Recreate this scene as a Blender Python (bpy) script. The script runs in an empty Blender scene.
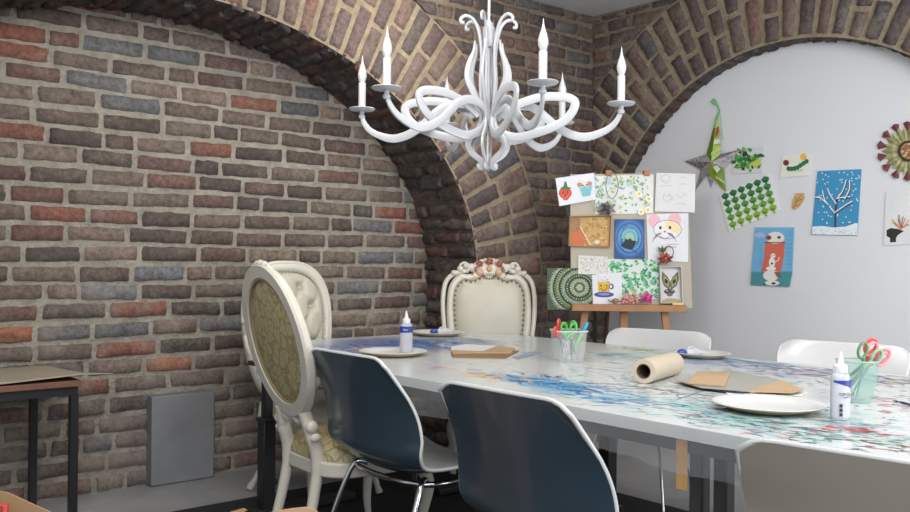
import bpy, math, random
from mathutils import Vector, Matrix
random.seed(7)
PI = math.pi
COL = bpy.context.scene.collection
F, EYE = 890.0, 1.2
RM = Matrix.Rotation(PI/2 + .0022, 3, 'X') @ Matrix.Rotation(.011, 3, 'Z')
CAM = Vector((0, 0, EYE))
def ray(px, py): return RM @ Vector(((px-455)/F, -(py-256)/F, -1))
def ath(px, py, h):
    r = ray(px, py); return CAM + r*((h-EYE)/r.z)
def atp(px, py, p, n):
    r = ray(px, py); return CAM + r*((Vector(p)-CAM).dot(n)/r.dot(n))
def aty(px, py, y):
    r = ray(px, py); return CAM + r*(y/r.y)
E1 = Vector((.7614, .6483, 0)).normalized(); E2 = Vector((E1.y, -E1.x, 0)); UP = Vector((0, 0, 1))
D0, DF = -4.574, -4.074          # niche back wall and front face of the left wall, along E2
S0 = 4.708                       # corner, along E1
CEIL = 2.88
TH = .77                         # table top height
def W(a, b, h=0): return E1*a + E2*b + UP*h

# ------------------------------------------------------------ materials
MATS = {}
def lin(c): return tuple(((x/255+.055)/1.055)**2.4 if x > 10 else x/255/12.92 for x in c)
def mat(name, rgb, rough=.5, metal=0, alpha=1, bump=0, bscale=40, var=0, vscale=6, coat=0, trans=0, sheen=0):
    if name in MATS: return MATS[name]
    m = bpy.data.materials.new(name); m.use_nodes = True; nt = m.node_tree; b = nt.nodes['Principled BSDF']
    c = lin(rgb)+(1,)
    b.inputs['Base Color'].default_value = c; b.inputs['Roughness'].default_value = rough
    b.inputs['Metallic'].default_value = metal; b.inputs['Alpha'].default_value = alpha
    b.inputs['Coat Weight'].default_value = coat; b.inputs['Transmission Weight'].default_value = trans
    tc = nt.nodes.new('ShaderNodeTexCoord')
    n = nt.nodes.new('ShaderNodeTexNoise'); n.inputs['Scale'].default_value = vscale; n.inputs['Detail'].default_value = 4
    nt.links.new(tc.outputs['Object'], n.inputs['Vector'])
    mr = nt.nodes.new('ShaderNodeMapRange'); v = var or .04
    mr.inputs['From Min'].default_value = .3; mr.inputs['From Max'].default_value = .7
    mr.inputs['To Min'].default_value = 1-v; mr.inputs['To Max'].default_value = 1+v
    mx = nt.nodes.new('ShaderNodeVectorMath'); mx.operation = 'SCALE'; mx.inputs[0].default_value = c[:3]
    nt.links.new(n.outputs['Fac'], mr.inputs['Value']); nt.links.new(mr.outputs['Result'], mx.inputs['Scale'])
    nt.links.new(mx.outputs['Vector'], b.inputs['Base Color'])
    if bump:
        n2 = nt.nodes.new('ShaderNodeTexNoise'); n2.inputs['Scale'].default_value = bscale; n2.inputs['Detail'].default_value = 5
        nt.links.new(tc.outputs['Object'], n2.inputs['Vector'])
        bp = nt.nodes.new('ShaderNodeBump'); bp.inputs['Strength'].default_value = bump; bp.inputs['Distance'].default_value = .01
        nt.links.new(n2.outputs['Fac'], bp.inputs['Height']); nt.links.new(bp.outputs['Normal'], b.inputs['Normal'])
    MATS[name] = m; return m
def paint(rgb): return mat('paint_%d_%d_%d' % tuple(rgb), rgb, .6)

def node_mat(name):
    m = bpy.data.materials.new(name); m.use_nodes = True
    return m, m.node_tree, m.node_tree.nodes['Principled BSDF'], m.node_tree.links
def brick_material():
    m, nt, b, L = node_mat('old_brick')
    at = nt.nodes.new('ShaderNodeAttribute'); at.attribute_name = 'brick'
    geo = nt.nodes.new('ShaderNodeNewGeometry')
    def noise(s, d=6, r=.6):
        n = nt.nodes.new('ShaderNodeTexNoise'); n.inputs['Scale'].default_value = s; n.inputs['Detail'].default_value = d
        n.inputs['Roughness'].default_value = r; L.new(geo.outputs['Position'], n.inputs['Vector']); return n
    n1 = noise(38, 8, .75); n2 = noise(5, 5, .7); n3 = noise(90, 4, .7)
    mr = nt.nodes.new('ShaderNodeMapRange'); mr.inputs['From Min'].default_value = .3; mr.inputs['From Max'].default_value = .7
    mr.inputs['To Min'].default_value = .4; mr.inputs['To Max'].default_value = 1.6
    L.new(n1.outputs['Fac'], mr.inputs['Value'])
    sc = nt.nodes.new('ShaderNodeVectorMath'); sc.operation = 'SCALE'
    n5 = noise(11, 4, .6); m5 = nt.nodes.new('ShaderNodeMapRange'); m5.inputs['From Min'].default_value = .42; m5.inputs['From Max'].default_value = .62; m5.inputs['To Max'].default_value = .45
    L.new(n5.outputs['Fac'], m5.inputs['Value']); mx5 = nt.nodes.new('ShaderNodeMix'); mx5.data_type = 'RGBA'; L.new(m5.outputs['Result'], mx5.inputs['Factor'])
    L.new(at.outputs['Color'], mx5.inputs['A']); mx5.inputs['B'].default_value = lin((96, 84, 78))+(1,)
    L.new(mx5.outputs['Result'], sc.inputs[0]); L.new(mr.outputs['Result'], sc.inputs['Scale'])
    # pale lime bloom in patches, stronger low on the wall
    sp = nt.nodes.new('ShaderNodeSeparateXYZ'); L.new(geo.outputs['Position'], sp.inputs[0])
    hm = nt.nodes.new('ShaderNodeMapRange'); hm.inputs['From Min'].default_value = .3; hm.inputs['From Max'].default_value = 1.3
    hm.inputs['To Min'].default_value = .16; hm.inputs['To Max'].default_value = 0
    L.new(sp.outputs['Z'], hm.inputs['Value'])
    ad = nt.nodes.new('ShaderNodeMath'); ad.operation = 'ADD'; L.new(n2.outputs['Fac'], ad.inputs[0]); L.new(hm.outputs['Result'], ad.inputs[1])
    ad2 = nt.nodes.new('ShaderNodeMath'); ad2.operation = 'MULTIPLY_ADD'; ad2.inputs[1].default_value = .5
    L.new(n3.outputs['Fac'], ad2.inputs[0]); L.new(ad.outputs[0], ad2.inputs[2])
    m2 = nt.nodes.new('ShaderNodeMapRange'); m2.inputs['From Min'].default_value = .78; m2.inputs['From Max'].default_value = 1.02
    m2.inputs['To Max'].default_value = .5
    L.new(ad2.outputs[0], m2.inputs['Value'])
    mx = nt.nodes.new('ShaderNodeMix'); mx.data_type = 'RGBA'
    L.new(m2.outputs['Result'], mx.inputs['Factor']); L.new(sc.outputs['Vector'], mx.inputs['A'])
    mx.inputs['B'].default_value = lin((150, 142, 132))+(1,)
    L.new(mx.outputs['Result'], b.inputs['Base Color']); b.inputs['Roughness'].default_value = .8
    bp = nt.nodes.new('ShaderNodeBump'); bp.inputs['Strength'].default_value = .6; bp.inputs['Distance'].default_value = .009
    n4 = noise(45, 6, .65)
    L.new(n4.outputs['Fac'], bp.inputs['Height']); L.new(bp.outputs['Normal'], b.inputs['Normal'])
    return m
def mortar_material(name, rgb):
    m, nt, b, L = node_mat(name)
    geo = nt.nodes.new('ShaderNodeNewGeometry')
    n = nt.nodes.new('ShaderNodeTexNoise'); n.inputs['Scale'].default_value = 14; n.inputs['Detail'].default_value = 8; n.inputs['Roughness'].default_value = .7
    L.new(geo.outputs['Position'], n.inputs['Vector'])
    r = nt.nodes.new('ShaderNodeValToRGB'); r.color_ramp.elements[0].position = .3; r.color_ramp.elements[1].position = .68
    r.color_ramp.elements[0].color = lin([x*.76 for x in rgb])+(1,); r.color_ramp.elements[1].color = lin(rgb)+(1,)
    L.new(n.outputs['Fac'], r.inputs['Fac']); L.new(r.outputs['Color'], b.inputs['Base Color']); b.inputs['Roughness'].default_value = .95
    n2 = nt.nodes.new('ShaderNodeTexNoise'); n2.inputs['Scale'].default_value = 60; n2.inputs['Detail'].default_value = 6
    L.new(geo.outputs['Position'], n2.inputs['Vector'])
    bp = nt.nodes.new('ShaderNodeBump'); bp.inputs['Strength'].default_value = .9; bp.inputs['Distance'].default_value = .015
    L.new(n2.outputs['Fac'], bp.inputs['Height']); L.new(bp.outputs['Normal'], b.inputs['Normal'])
    return m

# ------------------------------------------------------------ mesh builder
class MB:
    def __init__(s): s.v = []; s.f = []; s.mi = []; s.mats = []; s.M = Matrix.Identity(4); s.cols = None
    def mi_of(s, m):
        if m not in s.mats: s.mats.append(m)
        return s.mats.index(m)
    def add(s, vs, fs, m=None):
        o = len(s.v); s.v += [tuple(s.M @ Vector(p)) for p in vs]
        s.f += [tuple(i+o for i in f) for f in fs]
        s.mi += [s.mi_of(m) if m else 0]*len(fs); return s
    def box(s, c, d, m=None, R=None):
        x, y, z = [k/2 for k in d]
        vs = [Vector((a*x, b*y, e*z)) for a in (-1, 1) for b in (-1, 1) for e in (-1, 1)]
        if R: vs = [R @ p for p in vs]
        vs = [Vector(c)+p for p in vs]
        return s.add(vs, [(0,1,3,2),(4,6,7,5),(0,4,5,1),(2,3,7,6),(0,2,6,4),(1,5,7,3)], m)
    def lathe(s, prof, n=24, m=None, c=(0,0,0), sx=1, sy=1):
        vs, fs = [], []
        for r, z in prof:
            for i in range(n):
                a = 2*PI*i/n; vs.append((c[0]+r*math.cos(a)*sx, c[1]+r*math.sin(a)*sy, c[2]+z))
        for j in range(len(prof)-1):
            for i in range(n):
                k = (i+1) % n; fs.append((j*n+i, j*n+k, (j+1)*n+k, (j+1)*n+i))
        if prof[0][0] > 1e-4: fs.append(tuple(range(n-1, -1, -1)))
        if prof[-1][0] > 1e-4: fs.append(tuple((len(prof)-1)*n+i for i in range(n)))
        return s.add(vs, fs, m)
    def tube(s, pts, r, n=8, m=None, flat=None, closed=False):
        # round tube; flat=(w, t, axis): strip of width w lying across `axis`
        pts = [Vector(p) for p in pts]; N = len(pts); vs, fs = [], []
        prev = None
        for i, p in enumerate(pts):
            if closed: t = pts[(i+1) % N]-pts[i-1]
            else: t = pts[min(i+1, N-1)]-pts[max(i-1, 0)]
            t.normalize()
            rr = r[i] if isinstance(r, (list, tuple)) else r
            if flat:
                ax = Vector(flat[2]).normalized(); w = t.cross(ax)
                w = w.normalized() if w.length > 1e-5 else Vector((1,0,0))
                wi = flat[0][i] if isinstance(flat[0], (list, tuple)) else flat[0]
                a, b = w*wi/2, ax*flat[1]/2
                vs += [p+a+b*.7, p+a*.8+b, p-a*.8+b, p-a+b*.7, p-a-b*.7, p-a*.8-b, p+a*.8-b, p+a-b*.7]
                n = 8
            else:
                if prev is None:
                    u = t.cross(UP) if abs(t.z) < .9 else t.cross(Vector((1,0,0)))
                else: u = prev - t*prev.dot(t)
                u.normalize(); prev = u; w = t.cross(u)
                vs += [p+(u*math.cos(2*PI*k/n)+w*math.sin(2*PI*k/n))*rr for k in range(n)]
        for j in range(N if closed else N-1):
            for k in range(n):
                q = (j+1) % N; fs.append((j*n+k, j*n+(k+1) % n, q*n+(k+1) % n, q*n+k))
        if not closed: fs += [tuple(range(n-1, -1, -1)), tuple((N-1)*n+k for k in range(n))]
        return s.add(vs, fs, m)
    def prism(s, out, lo, hi, m=None, P=None):
        # outline of 2D points extruded between lo and hi along P's third axis
        P = P or (lambda x, y, z: (x, y, z)); n = len(out)
        vs = [P(x, y, lo) for x, y in out]+[P(x, y, hi) for x, y in out]
        return s.add(vs, [tuple(range(n-1, -1, -1)), tuple(range(n, 2*n))]+[(i, (i+1) % n, n+(i+1) % n, n+i) for i in range(n)], m)
    def sphere(s, c, r, m=None, n=12, k=8):
        r = r if isinstance(r, (list, tuple)) else (r, r, r)
        vs = [(c[0], c[1], c[2]-r[2])]
        for j in range(1, k):
            t = -PI/2+PI*j/k
            vs += [(c[0]+r[0]*math.cos(t)*math.cos(2*PI*i/n), c[1]+r[1]*math.cos(t)*math.sin(2*PI*i/n), c[2]+r[2]*math.sin(t)) for i in range(n)]
        vs.append((c[0], c[1], c[2]+r[2])); fs = [(0, 1+(i+1) % n, 1+i) for i in range(n)]
        for j in range(k-2):
            fs += [(1+j*n+i, 1+j*n+(i+1) % n, 1+(j+1)*n+(i+1) % n, 1+(j+1)*n+i) for i in range(n)]
        T = len(vs)-1; fs += [(T, T-n+i, T-n+(i+1) % n) for i in range(n)]
        return s.add(vs, fs, m)
    def grid(s, fn, nu, nv, m=None, flip=False, closed_u=False):
        vs = [fn(i/nu, j/nv) for j in range(nv+1) for i in range(nu+1)]
        fs = []
        for j in range(nv):
            for i in range(nu):
                q = (j*(nu+1)+i, j*(nu+1)+i+1, (j+1)*(nu+1)+i+1, (j+1)*(nu+1)+i)
                fs.append(q[::-1] if flip else q)
        return s.add(vs, fs, m)
    def build(s, name, m=None, parent=None, smooth=True, bevel=0, sub=0, solid=0, angle=40):
        me = bpy.data.meshes.new(name); me.from_pydata(s.v, [], s.f)
        if m is not None and not s.mats: s.mats = [m]
        for x in s.mats: me.materials.append(x)
        for p, i in zip(me.polygons, s.mi): p.material_index = i
        if s.cols:
            a = me.color_attributes.new('brick', 'FLOAT_COLOR', 'POINT')
            for i, c in enumerate(s.cols): a.data[i].color = c
        me.validate(); me.update()
        o = bpy.data.objects.new(name, me); COL.objects.link(o)
        if parent: o.parent = parent
        if solid:
            q = o.modifiers.new('s', 'SOLIDIFY'); q.thickness = solid; q.offset = 0
        if bevel:
            q = o.modifiers.new('b', 'BEVEL'); q.width = bevel; q.segments = 2; q.limit_method = 'ANGLE'; q.angle_limit = math.radians(35)
        if sub:
            q = o.modifiers.new('u', 'SUBSURF'); q.levels = sub; q.render_levels = sub
        if smooth:
            me.polygons.foreach_set('use_smooth', [True]*len(me.polygons))
            if not sub:
                me.set_sharp_from_angle(angle=math.radians(angle))
        return o
def thing(name, label, cat, loc=(0,0,0), rz=0, group=None):
    o = bpy.data.objects.new(name, None); COL.objects.link(o); o.empty_display_size = .1
    o.location = loc; o.rotation_euler = (0, 0, rz); o['label'] = label; o['category'] = cat
    if group: o['group'] = group
    return o
def tag(o, label, cat, group=None):
    o['label'] = label; o['category'] = cat
    if group: o['group'] = group
    return o
def struct(o): o['kind'] = 'structure'; return o
def dup(root, loc, rz, label, group=None):
    r = root.copy(); COL.objects.link(r); r.location = loc; r.rotation_euler = (0, 0, rz); r['label'] = label
    if group: r['group'] = group
    for ch in list(root.children):
        c = ch.copy(); COL.objects.link(c); c.parent = r
        for g in ch.children:
            d = g.copy(); COL.objects.link(d); d.parent = c
    return r
def spline(pts, k=8, closed=False):
    P = [Vector(p) for p in pts]; n = len(P); out = []
    for i in range(n if closed else n-1):
        g = (lambda j: P[j % n]) if closed else (lambda j: P[max(0, min(n-1, j))])
        a, b, c, d = g(i-1), g(i), g(i+1), g(i+2)
        for t in range(k):
            u = t/k
            out.append(.5*((2*b)+(c-a)*u+(2*a-5*b+4*c-d)*u*u+(3*b-a-3*c+d)*u**3))
    if not closed: out.append(P[-1])
    return out

# ------------------------------------------------------------ brickwork
BRK = brick_material()
MOR = mortar_material('pale_lime_mortar', (170, 163, 150)); MOR2 = mortar_material('sandy_mortar', (160, 145, 122)); MOR3 = mortar_material('shaded_mortar', (92, 84, 74)); MOR4 = mortar_material('dull_sand_mortar', (138, 126, 108))  # MOR3 is darkened to paint in the shade of the reveals
PAL = [((106,92,84), 10), ((90,77,71), 10), ((116,102,93), 7), ((78,69,65), 8), ((112,84,74), 6), ((126,80,66), 2.6), ((148,92,68), 1.6), ((110,110,112), 2.4), ((94,95,98), 2.2), ((98,76,72), 6), ((124,108,96), 5)]
def brick_col(dark=1, pal=PAL):
    c = random.choices([p[0] for p in pal], [p[1] for p in pal])[0]; k = dark*random.uniform(.85, 1.15)
    return tuple(x*k for x in lin(c))+(1,)
US = [0, .045, .2, .4, .6, .8, .955, 1]; VS = [0, .13, .5, .87, 1]
def brick(mb, q, mp, gap=.014, hgt=.013, rough=.0035, col=None, lo=-.012, clamp=None):
    """q: four corners (a,b) counterclockwise; mp(a,b,height) -> world."""
    q = [Vector(p) for p in q]
    w = ((q[1]-q[0]).length+(q[2]-q[3]).length)/2; h = ((q[3]-q[0]).length+(q[2]-q[1]).length)/2
    if w < .035 or h < .03: return
    gu, gv = gap/w/2*random.uniform(.8, 1.3), gap/h/2*random.uniform(.7, 1.3)
    jit = [random.uniform(-1, 1)*.007 for _ in range(8)]; tilt = [random.uniform(-1, 1)*.003 for _ in range(3)]
    vs = []; seed = random.uniform(0, 100)
    ru = min(.03/w, .3); rv = min(.026/h, .3)
    for j, v in enumerate(VS):
        for i, u in enumerate(US):
            uu, vv = u, v
            # round the corners
            if (i in (0, 7)) and (j in (0, 4)):
                uu = ru*.6 if i == 0 else 1-ru*.6; vv = rv*.6 if j == 0 else 1-rv*.6
            uu = gu+uu*(1-2*gu); vv = gv+vv*(1-2*gv)
            p = q[0]*(1-uu)*(1-vv)+q[1]*uu*(1-vv)+q[2]*uu*vv+q[3]*(1-uu)*vv
            ja = jit[0]*(1-uu)+jit[1]*uu; jb = jit[2]*(1-vv)+jit[3]*vv
            edge = i in (0, 7) or j in (0, 4)
            n = rough*math.sin(seed+i*2.1+j*3.7)+random.uniform(-1, 1)*rough*.7
            z = lo if edge else hgt+n+tilt[0]*(u-.5)*2+tilt[1]*(v-.5)*2+tilt[2]
            a = p.x+jb*.5+(n*1.3 if edge else 0); b = p.y+ja*.5+(n*1.3 if edge else 0)
            if clamp: a, b = clamp(a, b)
            vs.append(mp(a, b, z))
    nu = len(US); fs = [(j*nu+i, j*nu+i+1, (j+1)*nu+i+1, (j+1)*nu+i) for j in range(4) for i in range(7)]
    mb.add(vs, fs, BRK)
    mb.cols += [col or brick_col()]*len(vs)
def plain(mb, vs, fs, m):
    mb.add(vs, fs, m); mb.cols += [(.2, .2, .2, 1)]*len(vs)
ROW = .096
def courses(mb, mp, lo, hi, a_fn, b_fn, dark=1, L=.30, gap=.016, clamp=None, rough=.003, seedoff=0, pal=PAL, hgt=.013):
    """horizontal courses between a_fn(h) and b_fn(h)"""
    k = 0; h = lo
    while h < hi-.02:
        h1 = min(h+ROW, hi)
        a0, a1, b0, b1 = a_fn(h), a_fn(h1), b_fn(h), b_fn(h1)
        if b0-a0 > .05 or b1-a1 > .05:
            x = (k % 2)*L*.5+random.uniform(-.05, .05)-L; cuts = []
            while x < max(b0, b1):
                if x > min(a0, a1)+.06: cuts.append(x)
                x += L*random.uniform(.85, 1.1) if random.random() > .16 else L*.52
            cuts = [c for c in cuts if min(b0, b1)-.05 > c > max(a0, a1)+.05]
            e = [(a0, a1)]+[(c, c+random.uniform(-.004, .004)) for c in cuts]+[(b0, b1)]
            for (p0, p1), (r0, r1) in zip(e, e[1:]):
                wob = lambda s_, hh: (s_, hh+.006*math.sin(s_*3.1+k*1.7))
                brick(mb, [wob(p0, h), wob(max(r0, p0), h), wob(max(r1, p1), h1), wob(p1, h1)], mp, gap, hgt, rough, brick_col(dark, pal), clamp=clamp)
        h = h1; k += 1
class Arch:
    def __init__(s, c, ch, a, b): s.c, s.ch, s.a, s.b = c, ch, a, b
    def pt(s, t, r=0):
        n = Vector((math.cos(t)/s.a, math.sin(t)/s.b)).normalized()
        return Vector((s.c+s.a*math.cos(t), s.ch+s.b*math.sin(t)))+n*r
    def half(s, h, r=0):
        """half width of the outline offset by r, at height h (numeric)"""
        if h <= s.ch: return s.a+r
        best = 0
        for i in range(91):
            p = s.pt(PI/2*i/90, r)
            if p.y >= h: return p.x-s.c
        return 0
    def steps(s, step):
        """angles spaced `step` apart along the inner curve, 0..pi"""
        T = [0]; t = 0
        while t < PI:
            p = s.pt(t); dt = 1e-3; v = (s.pt(t+dt)-p).length/dt
            t += step*random.uniform(.9, 1.1)/v; T.append(min(t, PI))
        return T
def ring(mb, arch, mp, th, dark=1, gap=.02, clamp=None, pal=PAL):
    T = arch.steps(.098)
    for k, (t0, t1) in enumerate(zip(T, T[1:])):
        if k % 2: cuts = [0, th*random.uniform(.42, .47), th]
        else: cuts = [0, th*random.uniform(.52, .62), th]
        if random.random() < .25: cuts = [0, th*.3, th*.62, th]
        for r0, r1 in zip(cuts, cuts[1:]):
            brick(mb, [arch.pt(t0, r0), arch.pt(t0, r1), arch.pt(t1, r1), arch.pt(t1, r0)], mp, gap, .012, .003, brick_col(dark, pal), clamp=clamp)
# left wall, arch coordinates: a along E1 ; height up
LA = Arch(1.78, 1.08, 1.87, 1.37); TH_L = .56
# right wall arch: coordinate b = distance from the corner along E2
RA = Arch(1.42, 1.0, 1.37, 1.46); TH_R = .54
mp_niche = lambda a, b, z: W(a, D0+z, b)
mp_front = lambda a, b, z: W(a, DF+z, b)
mp_right = lambda a, b, z: W(S0-z, DF+a, b)

mb = MB(); mb.cols = []
plain(mb, [mp_niche(-.6, 0, 0), mp_niche(4.3, 0, 0), mp_niche(4.3, CEIL, 0), mp_niche(-.6, CEIL, 0)], [(0,1,2,3)], MOR)
courses(mb, mp_niche, .0, 2.6, lambda h: -.4, lambda h: 3.85, gap=.014)
struct(mb.build('wall_niche', None, None, angle=80))

# front face of the left wall: arch ring, spandrel and pier
mb = MB(); mb.cols = []
N = 48; inn = [LA.pt(PI*i/N) for i in range(N+1)]
vs = [mp_front(p.x, p.y, 0) for p in inn]+[mp_front(S0+.3 if i < N/2 else -1.0, CEIL if p.y > 0 else 0, 0) for i, p in enumerate(inn)]
vs = []; fs = []
for i, p in enumerate(inn):
    t = PI*i/N; q = LA.pt(t, TH_L); vs += [mp_front(p.x, p.y, 0), mp_front(q.x, q.y, 0)]
for i in range(N): fs.append((2*i, 2*i+1, 2*i+3, 2*i+2))
plain(mb, vs, fs, MOR2)
vs = []; fs = []
for i, p in enumerate(inn):
    q = LA.pt(PI*i/N, TH_L-.01); top = max(q.y, CEIL+.1) if 0 < i < N else CEIL+.1
    vs += [mp_front(q.x, q.y, -.001), mp_front(q.x, CEIL+.1, -.001)]
for i in range(N): fs.append((2*i, 2*i+1, 2*i+3, 2*i+2))
plain(mb, vs, fs, MOR4)
xr, xl = LA.c+LA.a, LA.c-LA.a
plain(mb, [mp_front(xr, 0, -.002), mp_front(S0+.05, 0, -.002), mp_front(S0+.05, CEIL+.1, -.002), mp_front(xr+TH_L-.02, CEIL+.1, -.002), mp_front(xr+TH_L-.02, LA.ch, -.002), mp_front(xr, LA.ch, -.002)], [(0,1,2,3,4,5)], MOR4)
plain(mb, [mp_front(xl, 0, -.002), mp_front(-1.2, 0, -.002), mp_front(-1.2, CEIL+.1, -.002), mp_front(xl-TH_L+.02, CEIL+.1, -.002), mp_front(xl-TH_L+.02, LA.ch, -.002), mp_front(xl, LA.ch, -.002)], [(0,1,2,3,4,5)], MOR)
cl = lambda a, b: (min(a, S0+.01), min(b, CEIL+.02))
PAL2 = [((108,90,84), 8), ((96,80,77), 9), ((120,98,89), 6), ((84,74,73), 6), ((130,98,86), 3), ((96,95,98), 2)]
ring(mb, LA, mp_front, TH_L, .95, clamp=cl, pal=PAL2, gap=.017)
courses(mb, mp_front, 0, LA.ch, lambda h: xr, lambda h: S0+.02, .74, L=.24, clamp=cl, rough=.004, pal=PAL2)
courses(mb, mp_front, LA.ch, CEIL, lambda h: LA.c+LA.half(h, TH_L), lambda h: S0+.02, .74, L=.24, clamp=cl, rough=.004, pal=PAL2)
courses(mb, mp_front, 0, LA.ch, lambda h: -1.0, lambda h: xl, .9)
courses(mb, mp_front, LA.ch, CEIL, lambda h: -1.0, lambda h: LA.c-LA.half(h, TH_L), .9)
struct(mb.build('wall_left', None, None, angle=80))

# underside and jambs of the left arch (reveal)
mb = MB(); mb.cols = []
prof = [Vector((xr, LA.ch*i/6)) for i in range(6)]+inn+[Vector((xl, LA.ch*(1-i/6))) for i in range(1, 7)]
vs = []; fs = []
for p in prof: vs += [W(p.x, D0-.02, p.y), W(p.x, DF, p.y)]
for i in range(len(prof)-1): fs.append((2*i, 2*i+1, 2*i+3, 2*i+2))
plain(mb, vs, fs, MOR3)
def rev_map(a, b, z):
    # a: metres across the reveal from the niche wall; b: position along the profile
    i = max(0, min(len(RL)-2, next((k for k in range(len(RL)-1) if RL[k+1] >= b), len(RL)-2)))
    t = (b-RL[i])/(RL[i+1]-RL[i]); p = prof[i].lerp(prof[i+1], t); d = (prof[i+1]-prof[i]).normalized()
    return W(p.x-d.y*z, D0+a, p.y+d.x*z)
RL = [0]
for p, q in zip(prof, prof[1:]): RL.append(RL[-1]+(q-p).length)
k = 0; b = 0
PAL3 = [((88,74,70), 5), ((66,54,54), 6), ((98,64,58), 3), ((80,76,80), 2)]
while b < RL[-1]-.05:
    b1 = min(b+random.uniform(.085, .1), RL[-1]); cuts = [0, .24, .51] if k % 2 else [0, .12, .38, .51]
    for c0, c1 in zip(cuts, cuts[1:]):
        brick(mb, [(c0, b), (c1, b), (c1, b1), (c0, b1)], rev_map, .02, random.uniform(.002, .022), .007, brick_col(.95 if b < LA.ch+.5 else .65, PAL3))  # bricks darker higher up, painting the shade under the arch
    b = b1; k += 1
struct(mb.build('wall_arch_reveal', None, None, angle=80))

# right wall: ring over the white lunette
mb = MB(); mb.cols = []
inn = [RA.pt(PI*i/N) for i in range(N+1)]
vs = []; fs = []
for i in range(N+1):
    p = RA.pt(PI*i/N); q = RA.pt(PI*i/N, TH_R); vs += [mp_right(max(p.x, 0), p.y, 0), mp_right(max(q.x, -.01), q.y, 0)]
for i in range(N): fs.append((2*i, 2*i+1, 2*i+3, 2*i+2))
plain(mb, vs, fs, MOR2)
vs = []; fs = []
for i in range(N+1):
    q = RA.pt(PI*i/N, TH_R-.01); qx = max(q.x, -.01); vs += [mp_right(qx, min(q.y, CEIL+.1), -.001), mp_right(qx, CEIL+.1, -.001)]
for i in range(N): fs.append((2*i, 2*i+1, 2*i+3, 2*i+2))
plain(mb, vs, fs, MOR4)
x0, x1 = RA.c-RA.a, RA.c+RA.a
plain(mb, [mp_right(-.01, 0, -.002), mp_right(x0, 0, -.002), mp_right(x0, RA.ch, -.002), mp_right(-.01, RA.ch, -.002)], [(0,1,2,3)], MOR3)
plain(mb, [mp_right(x1, 0, -.002), mp_right(4.4, 0, -.002), mp_right(4.4, CEIL+.1, -.002), mp_right(x1+TH_R-.02, CEIL+.1, -.002), mp_right(x1+TH_R-.02, RA.ch, -.002), mp_right(x1, RA.ch, -.002)], [(0,1,2,3,4,5)], MOR2)
cr = lambda a, b: (max(a, -.005), min(b, CEIL+.02))
ring(mb, RA, mp_right, TH_R, .74, clamp=cr, pal=PAL2, gap=.022)
courses(mb, mp_right, RA.ch+.2, CEIL, lambda h: -.01, lambda h: RA.c-RA.half(h, TH_R), .72, L=.24, clamp=cr, pal=PAL2)
courses(mb, mp_right, 0, RA.ch, lambda h: x1, lambda h: 4.3, .8)
courses(mb, mp_right, RA.ch, CEIL, lambda h: RA.c+RA.half(h, TH_R), lambda h: 4.3, .8)
# reveal of the right arch
vs = []; fs = []; prof2 = [Vector((x1, RA.ch*i/4)) for i in range(4)]+inn+[Vector((x0, RA.ch*(1-i/4))) for i in range(1, 5)]
for p in prof2: vs += [W(S0, DF+p.x, p.y), W(S0+.125, DF+p.x, p.y)]
for i in range(len(prof2)-1): fs.append((2*i, 2*i+1, 2*i+3, 2*i+2))
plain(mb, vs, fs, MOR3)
prof_l, prof = prof, prof2; RLs = RL; RL = [0]
for p, q in zip(prof, prof[1:]): RL.append(RL[-1]+(q-p).length)
def rev_map2(a, b, z):
    i = max(0, min(len(RL)-2, next((k for k in range(len(RL)-1) if RL[k+1] >= b), len(RL)-2)))
    t = (b-RL[i])/(RL[i+1]-RL[i]); p = prof[i].lerp(prof[i+1], t); d = (prof[i+1]-prof[i]).normalized()
    return W(S0+a, DF+p.x-d.y*z, p.y+d.x*z)
b = 0
while b < RL[-1]-.05:
    b1 = min(b+random.uniform(.085, .1), RL[-1])
    brick(mb, [(0, b), (.13, b), (.13, b1), (0, b1)], rev_map2, .02, random.uniform(.002, .012), .004, brick_col(.6, PAL3)); b = b1  # dark bricks carry the painted shade of this reveal
struct(mb.build('wall_right', None, None, angle=80))
WHITE_WALL = mat('white_painted_plaster', (212, 213, 216), .75, bump=.08, bscale=8, var=.015, vscale=1.2)
INF = S0+.12
mb = MB(); mb.box((0,0,0), (.06, 4.6, CEIL), None); o = mb.build('wall_white_lunette', WHITE_WALL, smooth=False)
o.location = W(INF+.03, DF+2.1, CEIL/2); o.rotation_euler = (0, 0, math.atan2(E1.y, E1.x)); struct(o)

# floor, rug, ceiling
m, nt, b, L = node_mat('grey_floor_tile')
tc = nt.nodes.new('ShaderNodeTexCoord'); br = nt.nodes.new('ShaderNodeTexBrick')
br.offset = .0; br.inputs['Scale'].default_value = 1; br.inputs['Brick Width'].default_value = .6; br.inputs['Row Height'].default_value = .6
br.inputs['Mortar Size'].default_value = .004
br.inputs['Color1'].default_value = lin((162,162,162))+(1,); br.inputs['Color2'].default_value = lin((154,154,155))+(1,); br.inputs['Mortar'].default_value = lin((168,168,168))+(1,)
L.new(tc.outputs['Object'], br.inputs['Vector'])
nz = nt.nodes.new('ShaderNodeTexNoise'); nz.inputs['Scale'].default_value = 3; nz.inputs['Detail'].default_value = 8; L.new(tc.outputs['Object'], nz.inputs['Vector'])
mr = nt.nodes.new('ShaderNodeMapRange'); mr.inputs['From Min'].default_value = .3; mr.inputs['From Max'].default_value = .7; mr.inputs['To Min'].default_value = .8; mr.inputs['To Max'].default_value = 1.15; L.new(nz.outputs['Fac'], mr.inputs['Value'])
sc = nt.nodes.new('ShaderNodeVectorMath'); sc.operation = 'SCALE'; L.new(br.outputs['Color'], sc.inputs[0]); L.new(mr.outputs['Result'], sc.inputs['Scale'])
L.new(sc.outputs['Vector'], b.inputs['Base Color']); b.inputs['Roughness'].default_value = .45
FLOORM = m
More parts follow.
